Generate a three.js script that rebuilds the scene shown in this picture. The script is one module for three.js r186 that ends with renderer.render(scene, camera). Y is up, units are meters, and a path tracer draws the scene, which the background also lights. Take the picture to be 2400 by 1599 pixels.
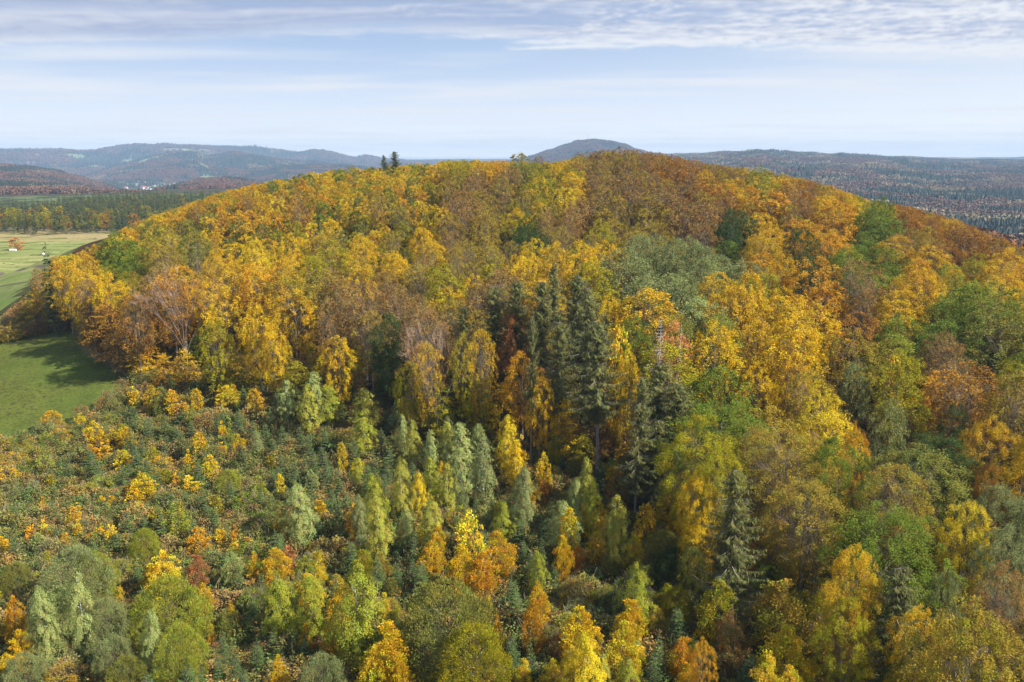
import * as THREE from 'three';
import { mergeVertices } from 'three/addons/utils/BufferGeometryUtils.js';
import { createNoise2D, createNoise3D } from 'simplex-noise';

// ---------------------------------------------------------------- camera, sky, sun, exposure
const scene = new THREE.Scene();
const FOCAL = 1866, CAM_Y = 54, PITCH = 13 * Math.PI / 180;            // focal length in photograph pixels (2400 wide)
const camera = new THREE.PerspectiveCamera(2 * Math.atan(799.5 / FOCAL) * 180 / Math.PI, 2400 / 1599, 1, 40000);
camera.position.set(0, CAM_Y, 0);
camera.rotation.set(-PITCH, 0, 0);
scene.add(camera);

const renderer = new THREE.WebGLRenderer({ antialias: true });
renderer.setSize(1024, 682);
renderer.toneMapping = THREE.LinearToneMapping;
renderer.toneMappingExposure = 1.88;
renderer.shadowMap.enabled = true;

const SUN_AZ = 108 * Math.PI / 180, SUN_EL = 38 * Math.PI / 180;        // azimuth clockwise from the view direction
const sunDir = new THREE.Vector3(Math.sin(SUN_AZ) * Math.cos(SUN_EL), Math.sin(SUN_EL), -Math.cos(SUN_AZ) * Math.cos(SUN_EL));
const sun = new THREE.DirectionalLight(new THREE.Color(1.0, 0.95, 0.87), 5.0);
sun.position.copy(sunDir).multiplyScalar(900);
sun.castShadow = true; sun.shadow.radius = 2;
sun.shadow.mapSize.set(2048, 2048);
Object.assign(sun.shadow.camera, { left: -500, right: 500, top: 500, bottom: -500, near: 1, far: 2500 });
scene.add(sun);

function rng32(seed) { let s = seed >>> 0; return () => { s = (s + 0x6d2b79f5) | 0; let t = Math.imul(s ^ (s >>> 15), 1 | s); t = (t + Math.imul(t ^ (t >>> 7), 61 | t)) ^ t; return ((t ^ (t >>> 14)) >>> 0) / 4294967296; }; }
const clamp = (x, a = 0, b = 1) => Math.min(b, Math.max(a, x)), lerp = (a, b, t) => a + (b - a) * t;
const smooth = (a, b, x) => { const t = clamp((x - a) / (b - a)); return t * t * (3 - 2 * t); };
const n2 = createNoise2D(rng32(11)), n2b = createNoise2D(rng32(12)), n3 = createNoise3D(rng32(13));
const fbm = (x, y, o = 4, f = n2) => { let s = 0, a = 0.5; for (let i = 0; i < o; i++) { s += a * f(x, y); x = x * 2.03 + 17.1; y = y * 2.03 + 5.3; a *= 0.5; } return s; };

{ // the sky: blue air that whitens to the horizon and towards the sun, under a broken sheet of high cloud
  const W = 4096, H = 2048, data = new Float32Array(W * H * 4);
  const zen = [0.085, 0.17, 0.38], mid = [0.30, 0.51, 0.84], hor = [1.25, 1.22, 1.17], white = [1.12, 1.11, 1.08];
  for (let r = 0; r < H; r++) {
    const e = ((r + 0.5) / H - 0.5) * Math.PI, y = Math.sin(e), c = Math.cos(e);
    if (y < -0.01) { for (let k = 0; k < W; k++) { const i = (r * W + k) * 4; data[i] = 0.42; data[i + 1] = 0.45; data[i + 2] = 0.5; data[i + 3] = 1; } continue; }
    const yy = Math.max(y, 0) + 0.012, deg = Math.max(e, 0) * 180 / Math.PI;
    const a = 1 - Math.exp(-deg / 5.0), b = 1 - Math.exp(-Math.max(0, deg - 4) / 26);
    for (let k = 0; k < W; k++) {
      const az = ((k + 0.5) / W - 0.5) * 2 * Math.PI, x = Math.cos(az) * c, z = Math.sin(az) * c, i = (r * W + k) * 4;
      const toSun = x * sunDir.x + y * sunDir.y + z * sunDir.z;
      let col = [0, 1, 2].map((q) => lerp(lerp(hor[q], mid[q], a), zen[q], b));
      // whiter towards the sun
      const glow = 0.75 * smooth(0.1, 0.8, toSun * 0.75 + 0.35) * Math.exp(-deg / 9) + 0.5 * Math.pow(Math.max(0, toSun), 6);
      col = col.map((v, q) => lerp(v, white[q], clamp(glow)));
      // plane of the cloud sheet, in units of its height: px across, pf away from the viewer
      const px = x / yy, pf = -z / yy, dist = Math.hypot(px, pf);
      // main sheet, ending in a ragged edge ahead; seen edge-on it looks denser
      const warp = fbm(px * 0.5, pf * 0.5, 3, n2b);
      const edge = 6.75 + 0.55 * fbm(px * 0.2 + 3.1, 2.2, 3, n2b) + 0.05 * px;
      const ripple = fbm(px * 1.5 + warp * 1.2, pf * 2.6 + warp * 1.6, 5);
      const streak = fbm(px * 0.16 + 9, pf * 1.1 + px * 0.1 + warp * 0.3, 5, n2b);
      const fine = fbm(px * 4.6 + warp * 3, pf * 6.5, 4, n2b), right = smooth(-1.8, 2.2, px);
      const off = pf - edge - 0.55 * streak - 0.3 * ripple - 0.12 * fine;
      const sheet = smooth(0.45, -0.4, off);
      const dens = Math.max(0, 0.75 + 0.9 * streak + 0.6 * lerp(0.15, 1, right) * ripple + 0.35 * right * fine) * sheet;
      const shade = clamp(0.22 + 0.75 * lerp(0.35, 1, right) * ripple + 0.7 * streak + 0.85 * right * fine + 0.6 * smooth(-0.55, 0.1, off) + 0.32 * right);
      const cl = [lerp(0.40, 0.88, shade), lerp(0.46, 0.90, shade), lerp(0.66, 0.94, shade)];
      const al = 1 - Math.exp(-dens * 0.36 / Math.max(0.12, yy));
      // thin veils lower down
      const v1 = fbm(px * 0.07 + 21, pf * 0.22 + 0.03 * px, 4, n2), v2 = fbm(px * 0.25 + 2, pf * 0.5 + 7, 4, n2b);
      const veil = clamp(0.22 + 1.4 * v1 + 0.9 * v2) * smooth(6.3, 9, dist) * (1 - smooth(26, 60, dist) * 0.5) * 0.8;
      col = col.map((v, q) => lerp(v, [0.88, 0.90, 0.94][q], veil));
      for (let q = 0; q < 3; q++) data[i + q] = 0.53 * lerp(col[q], cl[q], al);
      data[i + 3] = 1;
    }
  }
  const t = new THREE.DataTexture(data, W, H, THREE.RGBAFormat, THREE.FloatType);
  t.mapping = THREE.EquirectangularReflectionMapping; t.magFilter = THREE.LinearFilter; t.needsUpdate = true;
  scene.background = t; scene.environment = t;
}
scene.fog = new THREE.FogExp2(new THREE.Color(0.50, 0.72, 1.0), 9e-5);

// ---------------------------------------------------------------- ground shape and helpers
const hillQ = (x, z) => Math.hypot((x - 22) / (x < 22 ? 264 : 258), (z + 430) / (z > -430 ? 318 : 330));
function ground(x, z) {
  const q = hillQ(x, z), hill = q < 1 ? 39 * Math.pow(1 - Math.pow(q, 2 + (x < 22 ? ((x - 22) / 264 / Math.max(q, 0.01)) ** 2 : 0)), 1 + 0.3 * (z > -430 ? ((z + 430) / 318 / Math.max(q, 0.01)) ** 2 : 0)) : 0;
  const knoll = 5 * Math.exp(-(((x - 48) / 55) ** 2 + ((z + 395) / 75) ** 2));
  const r = Math.hypot(x, z), drop = -44 * smooth(420, 1100, r) * smooth(-100, 260, x);
  const far = -14 * smooth(900, 2200, r) - 86 * smooth(1700, 4000, r) * smooth(100, -300, x);
  return hill + knoll + drop + far + 0.7 * n2(x / 60, z / 60) + 0.25 * n2(x / 17, z / 17) - 0.35;
}
function pxDir(px, py) {
  const u = (px - 1200) / FOCAL, v = (799.5 - py) / FOCAL, s = Math.sin(PITCH), c = Math.cos(PITCH);
  return new THREE.Vector3(u, -s + v * c, -c - v * s);
}
function toPx(x, y, z) {
  const s = Math.sin(PITCH), c = Math.cos(PITCH), dy = y - CAM_Y, f = -dy * s - z * c, v = (dy * c - z * s) / f;
  return [1200 + FOCAL * x / f, 799.5 - FOCAL * v, f];
}
// where the sight line through a pixel comes down to h metres above the ground
function onGround(px, py, h = 0) {
  const d = pxDir(px, py);
  for (let t = 25; t < 1500; t += 0.5) { const x = d.x * t, y = CAM_Y + d.y * t, z = d.z * t; if (y <= ground(x, z) + h) return [x, z]; }
  return null;
}
function inPoly(x, z, poly) { let k = false; for (let i = 0, j = poly.length - 1; i < poly.length; j = i++) { const [a, b] = poly[i], [c, d] = poly[j]; if ((b > z) !== (d > z) && x < (c - a) * (z - b) / (d - b) + a) k = !k; } return k; }
const P = (list) => list.map(([a, b]) => onGround(a, b, 0));

// plan of the place, from the lines where things meet the ground in the photograph
const frontEdge = P([[62, 768], [190, 762], [230, 822], [325, 874], [480, 884], [600, 905], [760, 915], [900, 950], [1000, 990], [1250, 1000], [1420, 1125], [1540, 1165], [1600, 1290], [1700, 1400], [1880, 1480], [1930, 1690]]);
const forestPoly = [[-300, -640], [-222, -420], ...frontEdge, [34, -30], [420, -20], [520, -760], [-300, -760]];
const nearField = P([[-200, 850], [0, 801], [175, 757], [222, 818], [322, 878], [318, 918], [255, 968], [165, 1005], [85, 1032], [0, 1062], [-200, 1130]]);

// ---------------------------------------------------------------- naming
const taken = {};
function numbered(n) { const k = taken[n] = (taken[n] ?? -1) + 1; return k ? n + '_' + String(k).padStart(3, '0') : n; }
function tag(o, label, category, group, kind) { Object.assign(o.userData, { label, category }); if (group) o.userData.group = group; if (kind) o.userData.kind = kind; return o; }

// ---------------------------------------------------------------- mesh builder
class MB {
  constructor() { this.p = []; this.c = []; this.i = []; this.n = 0; }
  v(x, y, z, c) { this.p.push(x, y, z); this.c.push(c[0], c[1], c[2]); return this.n++; }
  leaf(c, d, n, L, W, col) {                                             // a folded diamond
    let sx = n.y * d.z - n.z * d.y, sy = n.z * d.x - n.x * d.z, sz = n.x * d.y - n.y * d.x; const l = Math.hypot(sx, sy, sz) || 1; const w = W / 2 / l; sx *= w; sy *= w; sz *= w;
    const h = L / 2, a = this.v(c.x - d.x * h, c.y - d.y * h, c.z - d.z * h, col), b = this.v(c.x + sx, c.y + sy, c.z + sz, col), e = this.v(c.x + d.x * h, c.y + d.y * h, c.z + d.z * h, col), g = this.v(c.x - sx, c.y - sy, c.z - sz, col);
    this.i.push(a, b, e, a, e, g);
  }
  sliver(a, b, w, col) {                                                 // a twig: one long thin triangle
    const dx = b.x - a.x, dz = b.z - a.z, l = Math.hypot(dx, dz) || 1, ox = -dz / l * w / 2, oz = dx / l * w / 2;
    this.i.push(this.v(a.x - ox, a.y, a.z - oz, col), this.v(a.x + ox, a.y + w * 0.2, a.z + oz, col), this.v(b.x, b.y, b.z, col));
  }
  tube(pts, rad, sides, col) {
    let prev = null;
    for (let k = 0; k < pts.length; k++) {
      const t = new THREE.Vector3().subVectors(pts[Math.min(k + 1, pts.length - 1)], pts[Math.max(k - 1, 0)]).normalize();
      const u = new THREE.Vector3(Math.abs(t.y) > 0.9 ? 1 : 0, Math.abs(t.y) > 0.9 ? 0 : 1, 0).cross(t).normalize(), w = new THREE.Vector3().crossVectors(t, u), ring = [];
      for (let s = 0; s < sides; s++) { const a = s / sides * 2 * Math.PI, c = Math.cos(a) * rad[k], q = Math.sin(a) * rad[k]; ring.push(this.v(pts[k].x + u.x * c + w.x * q, pts[k].y + u.y * c + w.y * q, pts[k].z + u.z * c + w.z * q, typeof col === 'function' ? col(k / (pts.length - 1), s) : col)); }
      if (prev) for (let s = 0; s < sides; s++) { const q = (s + 1) % sides; this.i.push(prev[s], prev[q], ring[q], prev[s], ring[q], ring[s]); }
      prev = ring;
    }
  }
  build() {
    const g = new THREE.BufferGeometry();
    g.setAttribute('position', new THREE.Float32BufferAttribute(this.p, 3)); g.setAttribute('color', new THREE.Float32BufferAttribute(this.c, 3)); g.setIndex(this.i);
    return g;
  }
}
const V = (x, y, z) => new THREE.Vector3(x, y, z);
const rv = (r, s = 1) => { for (;;) { const x = r() * 2 - 1, y = r() * 2 - 1, z = r() * 2 - 1, l = x * x + y * y + z * z; if (l < 1 && l > 0.01) return V(x * s, y * s, z * s); } };
const WHITE = [1, 1, 1];

// ---------------------------------------------------------------- trees
// leaf tints multiply the colour of the tree: a cluster turns greener or redder as a whole, each leaf a little on its own
function tint(r, amount) { const h = (r() + r() - 1) * amount; return [1 + h * 0.55, 1 - h * 0.28, 1 - h * 0.2]; }
const leafTint = (c, r) => { const v = 0.76 + 0.48 * r(), h = (r() - 0.5) * 0.14; return [c[0] * v * (1 + h), c[1] * v * (1 - h * 0.4), c[2] * v]; };

function limbs(mb, r, { H, cb, R, n, sides, trunkR, top = 0.78, subs = 3, rise = 0.55, col = WHITE, wob = 0.25 }) {
  const pts = [], rad = [], K = 7, bx = (r() - 0.5) * wob * 4, bz = (r() - 0.5) * wob * 4;
  for (let k = 0; k <= K; k++) { const t = k / K; pts.push(V(Math.sin(t * 2.6) * bx * t + (r() - 0.5) * wob * (k ? 1 : 0), t * H * top - (k ? 0 : 0.4), Math.sin(t * 2.1) * bz * t + (r() - 0.5) * wob * (k ? 1 : 0))); rad.push(trunkR * (k ? lerp(1, 0.16, Math.pow(t, 0.9)) : 1.35)); }
  mb.tube(pts, rad, sides, col);
  const tips = [];
  for (let j = 0; j < n; j++) {
    const t = lerp(cb / H / top * 0.9, 0.97, (j + r()) / n), base = pts[0].clone(), f = clamp(t) * K, k0 = Math.min(K - 1, Math.floor(f)); base.lerpVectors(pts[k0], pts[k0 + 1], f - k0);
    const a = j * 2.4 + r() * 0.9, out = R * lerp(0.95, 0.45, clamp(t)) * (0.75 + 0.35 * r()), up = rise * out * (0.6 + 0.8 * r()) + (H - base.y) * 0.12, tr = trunkR * lerp(0.42, 0.22, t);
    const p = [];
    for (let k = 0; k <= 4; k++) { const q = k / 4; p.push(V(base.x + Math.cos(a) * out * q + (k ? (r() - 0.5) * 0.5 : 0), base.y + up * (q * 1.3 - 0.3 * q * q), base.z + Math.sin(a) * out * q + (k ? (r() - 0.5) * 0.5 : 0))); }
    mb.tube(p, [tr, tr * 0.8, tr * 0.6, tr * 0.4, tr * 0.15], Math.max(3, sides - 2), col);
    for (let s = 0; s < subs; s++) {
      const b = p[1 + Math.floor(r() * 3)].clone(), aa = a + (r() - 0.5) * 2.2, L = out * (0.3 + 0.35 * r()), e = V(b.x + Math.cos(aa) * L, b.y + L * (0.35 + 0.7 * r()), b.z + Math.sin(aa) * L), m = b.clone().lerp(e, 0.5); m.y += L * 0.06;
      mb.tube([b, m, e], [tr * 0.45, tr * 0.3, tr * 0.06], 3, col); tips.push([b, e]);
    }
    tips.push([p[2], p[4]]);
  }
  return tips;
}

function broadleaf(o) {
  const { H, R, cb, n, m, leaf, asp = 0.78, seed, wide = 0.42, lobe = 0.3, lobeF = 1.4, inner = 0.42, flat = 0.7, ow = 0.85, uw = 0.5, cr = 0.8, hue = 0.5, droop = 0, nl = 10, sides = 5, trunkR = 0.28, twigs = 0, twigL = 1.6, twigW = 0.05, subs = 3, rise = 0.55, low = 0.5, pow = 2.2, top = 0.8, vert = 0, limbR = 1 } = o;
  const r = rng32(seed), wood = new MB(), fol = new MB(), twig = new MB(), Y = H - cb;
  const tips = limbs(wood, r, { H, cb, R: R * limbR, n: nl, sides, trunkR, subs, rise, top });
  const prof = (t) => t < wide ? lerp(low, 1, smooth(0, 1, t / wide)) : Math.pow(Math.max(0, 1 - Math.pow((t - wide) / (1 - wide), pow)), 0.62);
  const place = (shell) => {
    let t; do { t = r(); } while (r() > prof(t) * 0.85 + 0.15);
    const a = r() * 2 * Math.PI, lb = 1 + lobe * n3(Math.cos(a) * lobeF + seed, t * lobeF * 1.7, Math.sin(a) * lobeF) + lobe * 0.5 * n3(Math.cos(a) * lobeF * 2.3 + seed, t * lobeF * 3.5, Math.sin(a) * lobeF * 2.3);
    const rho = R * prof(t) * lb * (1 - shell * Math.pow(r(), 1.6));
    const tt = t * (1 + 0.06 * lobe * n3(seed + 5, Math.cos(a), Math.sin(a)));
    return { p: V(Math.cos(a) * rho, cb + Y * tt, Math.sin(a) * rho), out: V(Math.cos(a), (t - wide) * 1.7 + 0.2, Math.sin(a)).normalize(), t };
  };
  for (let k = 0; k < n; k++) {
    const { p, out } = place(inner), j = rv(r, 0.28), N = V(out.x * ow + j.x, uw + out.y * ow + j.y, out.z * ow + j.z).normalize();
    const A = V(out.x, out.y * 0.3 - droop, out.z).normalize(), B = new THREE.Vector3().crossVectors(N, A).normalize(), A2 = new THREE.Vector3().crossVectors(B, N), ct = tint(r, hue), size = cr * (0.6 + 0.75 * r());
    for (let q = 0; q < m; q++) {
      const a = r() * 2 * Math.PI, rad = Math.sqrt(r()) * size, ca = Math.cos(a) * rad * 1.15, sa = Math.sin(a) * rad * 0.85, th = (r() + r() - 1) * size * flat, jj = rv(r, 0.9);
      const c = V(p.x + A2.x * ca + B.x * sa + N.x * th, p.y + A2.y * ca + B.y * sa + N.y * th - droop * rad * rad * 0.35 - vert * r() * size, p.z + A2.z * ca + B.z * sa + N.z * th);
      const d = V(A.x + B.x * sa / size * 0.6 + jj.x, A.y + jj.y - droop * 0.6 - vert, A.z + B.z * sa / size * 0.6 + jj.z).normalize(), nn = V(N.x + jj.z * 0.42, N.y + jj.x * 0.42, N.z + jj.y * 0.42).normalize(), s = leaf * (0.65 + 0.7 * r());
      fol.leaf(c, d, nn, s, s * asp, leafTint(ct, r));
    }
  }
  for (let k = 0; k < twigs; k++) {
    const { p, out } = place(0.4), b = V(p.x * 0.86, p.y - twigL * 0.3, p.z * 0.86), j = rv(r, 0.5), e = V(b.x + (out.x + j.x) * twigL * 0.8, b.y + (0.75 + j.y + out.y * 0.3) * twigL, b.z + (out.z + j.z) * twigL * 0.8), v = 0.75 + 0.5 * r();
    twig.sliver(b, e, twigW * (0.6 + 0.8 * r()), [v, v, v]);
    if (k % 3 === 0) { const c0 = tips[Math.floor(r() * tips.length)][1]; twig.sliver(V(c0.x, c0.y, c0.z), b, twigW * 1.6, [v, v, v]); }
  }
  return { H, wood: wood.build(), crown: fol.build(), twigs: twigs ? twig.build() : null };
}

function conifer({ H, R, cb, seed, whorl = 0.55, per = 6, step = 0.3, twigL = 0.6, twigW = 0.16, hang = 0.6, trunkR = 0.25, sides = 6, droop = 0.22, upturn = 0.2, bareTop = 0, gap = 0.12, pw = 0.85, ragged = 0.35 }) {
  const r = rng32(seed), wood = new MB(), fol = new MB(), K = 8, pts = [], rad = [];
  for (let k = 0; k <= K; k++) { const t = k / K; pts.push(V(Math.sin(t * 3 + seed) * 0.12, t * H - (k ? 0 : 0.4), Math.cos(t * 2 + seed) * 0.1)); rad.push(trunkR * lerp(k ? 1 : 1.3, 0.05, t)); }
  wood.tube(pts, rad, sides, WHITE);
  for (let y = cb; y < H - 0.15; y += whorl * (0.75 + 0.5 * r())) {
    const t = (y - cb) / (H - cb), bare = 1 - t < bareTop, low = smooth(-0.05, 0.18, t), Lm = (R * Math.pow(1 - t, pw) + 0.12) * (0.55 + 0.45 * low);
    for (let b = 0; b < per; b++) {
      if (r() < gap) continue;
      const a = (b + r() * 0.8) / per * 2 * Math.PI + y * 1.7, L = Lm * (1 - ragged + ragged * 1.5 * r()), ca = Math.cos(a), sa = Math.sin(a), mid = [], ct = tint(r, 0.15);
      const at = (q) => V(ca * L * q, y - droop * L * Math.sin(q * 2.2) * (0.6 + 0.5 * q) + upturn * L * q * q + 0.25 * t * L * q, sa * L * q);
      for (let k = 0; k <= 3; k++) mid.push(at(k / 3));
      wood.tube(mid, [0.035 * trunkR / 0.25 + 0.012 * L, 0.02 + 0.008 * L, 0.012 + 0.004 * L, 0.006], 3, WHITE);
      if (bare) { for (let k = 0; k < 3; k++) { const q = 0.3 + 0.6 * r(), c = at(q), sd = r() < 0.5 ? -1 : 1; wood.sliver(c, V(c.x - sa * sd * L * 0.22 + ca * 0.2, c.y - 0.12, c.z + ca * sd * L * 0.22 + sa * 0.2), 0.05, WHITE); } continue; }
      for (let s = step * (0.3 + r()); s < L; s += step * (0.7 + 0.6 * r())) {
        const q = s / L, c = at(q);
        for (const sd of [-1, 1]) {
          const jj = rv(r, 0.35), tl = twigL * (0.55 + 0.7 * r()) * (0.65 + 0.5 * (1 - q)), w = 0.55 + 0.3 * r();
          const d = V(ca * 0.5 - sa * sd * w + jj.x, -hang * (0.5 + r()) + jj.y, sa * 0.5 + ca * sd * w + jj.z).normalize(), nn = V(ca * 0.35 + jj.y, 0.9, sa * 0.35 + jj.x).normalize();
          fol.leaf(V(c.x + d.x * tl * 0.45, c.y + d.y * tl * 0.45, c.z + d.z * tl * 0.45), d, nn, tl, twigW * (0.7 + 0.7 * r()), leafTint(ct, r));
        }
      }
    }
  }
  if (!bareTop) for (let k = 0; k < 6; k++) { const jj = rv(r, 0.4), d = V(jj.x, 1, jj.z).normalize(); fol.leaf(V(d.x * 0.2, H - 0.3 + 0.1 * k, d.z * 0.2), d, V(jj.z, 0.2, 1).normalize(), 0.6, 0.1, WHITE); }
  return { H, wood: wood.build(), crown: fol.build(), twigs: null };
}

// bare tree: limbs that keep forking down to fine twigs
function bareTree({ H, R, cb, seed, depth = 5, trunkR = 0.34, lean = 0, spread = 0.62, fine = 6, fineW = 0.045 }) {
  const r = rng32(seed), wood = new MB(), twig = new MB();
  const grow = (p, d, L, rad, lev) => {
    const e = p.clone().addScaledVector(d, L), m = p.clone().lerp(e, 0.5).add(rv(r, L * 0.06));
    if (lev > 1) wood.tube([p, m, e], [rad, rad * 0.82, rad * 0.64], lev > 3 ? 6 : 3, WHITE); else twig.sliver(p, e, Math.max(fineW, rad * 2), WHITE);
    if (lev <= 0) return;
    const kids = lev === 1 ? fine : 2 + (r() < 0.55 ? 1 : 0);
    for (let k = 0; k < kids; k++) {
      const j = rv(r, spread * 1.25), out = V(e.x, 0, e.z); const ol = out.length() || 1;
      const dd = V(d.x + j.x + out.x / ol * 0.22, d.y * 0.9 + j.y * 0.7 + 0.16, d.z + j.z + out.z / ol * 0.22).normalize();
      grow(lev === 1 ? p.clone().lerp(e, r()) : e, dd, L * (0.62 + 0.3 * r()), rad * 0.62, lev - 1);
    }
  };
  const b = V(0, -0.4, 0), f = V(lean * cb, cb, 0);
  wood.tube([b, b.clone().lerp(f, 0.5).add(V(0.2, 0, 0.1)), f], [trunkR * 1.3, trunkR, trunkR * 0.85], 7, WHITE);
  const n = 5;
  for (let k = 0; k < n; k++) { const a = k / n * 2 * Math.PI + r(); const d = V(Math.cos(a) * 0.62, 0.75 + 0.5 * r(), Math.sin(a) * 0.62).normalize(); grow(f.clone(), d, (H - cb) * 0.32 * (0.8 + 0.4 * r()), trunkR * 0.5, depth); }
  grow(f.clone(), V(0.05, 1, 0.05), (H - cb) * 0.34, trunkR * 0.7, depth);
  return { H, wood: wood.build(), crown: null, twigs: twig.build() };
}

// ---------------------------------------------------------------- materials
const grain = (() => {                                                   // fine bark and grass grain, 128 px
  const S = 128, d = new Uint8Array(S * S * 4), r = rng32(5);
  for (let i = 0; i < S * S; i++) { const v = 150 + 100 * r(); d[i * 4] = v; d[i * 4 + 1] = v; d[i * 4 + 2] = v; d[i * 4 + 3] = 255; }
  const t = new THREE.DataTexture(d, S, S); t.wrapS = t.wrapT = THREE.RepeatWrapping; t.magFilter = THREE.LinearFilter; t.colorSpace = THREE.SRGBColorSpace; t.needsUpdate = true; return t;
})();
const lin = (c) => new THREE.Color().setRGB(...c);
const COL = {
  gold: [0.60, 0.40, 0.012], yellow: [0.60, 0.455, 0.02], bright: [0.70, 0.53, 0.03], lime: [0.29, 0.305, 0.03], yellowgreen: [0.33, 0.29, 0.012],
  orange: [0.56, 0.30, 0.015], amber: [0.55, 0.35, 0.015], rust: [0.35, 0.172, 0.02], russet: [0.38, 0.165, 0.055], brown: [0.30, 0.178, 0.045], olivebrown: [0.33, 0.245, 0.025],
  green: [0.155, 0.205, 0.02], darkgreen: [0.06, 0.095, 0.02], sage: [0.235, 0.26, 0.09], olive: [0.21, 0.21, 0.035], silver: [0.32, 0.36, 0.11],
  spruce: [0.145, 0.15, 0.045], bluespruce: [0.10, 0.155, 0.042], pine: [0.075, 0.095, 0.035], birchleaf: [0.36, 0.345, 0.05], salmon: [0.60, 0.29, 0.09],
};
const leafMats = {};
const leafMat = (k) => leafMats[k] ??= new THREE.MeshPhysicalMaterial({ name: k + '_leaves', color: lin(COL[k]), vertexColors: true, roughness: 1, specularIntensity: 0.15, transmission: 0.2, thickness: 0, side: THREE.DoubleSide });
const std = (name, c, extra = {}) => new THREE.MeshStandardMaterial({ name, color: lin(c), roughness: 0.95, vertexColors: true, side: THREE.DoubleSide, ...extra });
const BARK = { grey: std('grey_bark', [0.20, 0.175, 0.15]), dark: std('dark_bark', [0.11, 0.085, 0.065]), birch: std('birch_bark', [0.62, 0.60, 0.55]), spruce: std('spruce_bark', [0.21, 0.18, 0.155]), dead: std('dead_wood', [0.50, 0.45, 0.42]), pale: std('pale_bark', [0.25, 0.20, 0.175]) };
const TWIG = { brown: std('brown_twigs', [0.19, 0.135, 0.075]), grey: std('grey_twigs', [0.215, 0.165, 0.105]), rosy: std('rosy_twigs', [0.36, 0.235, 0.17]) };

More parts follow.
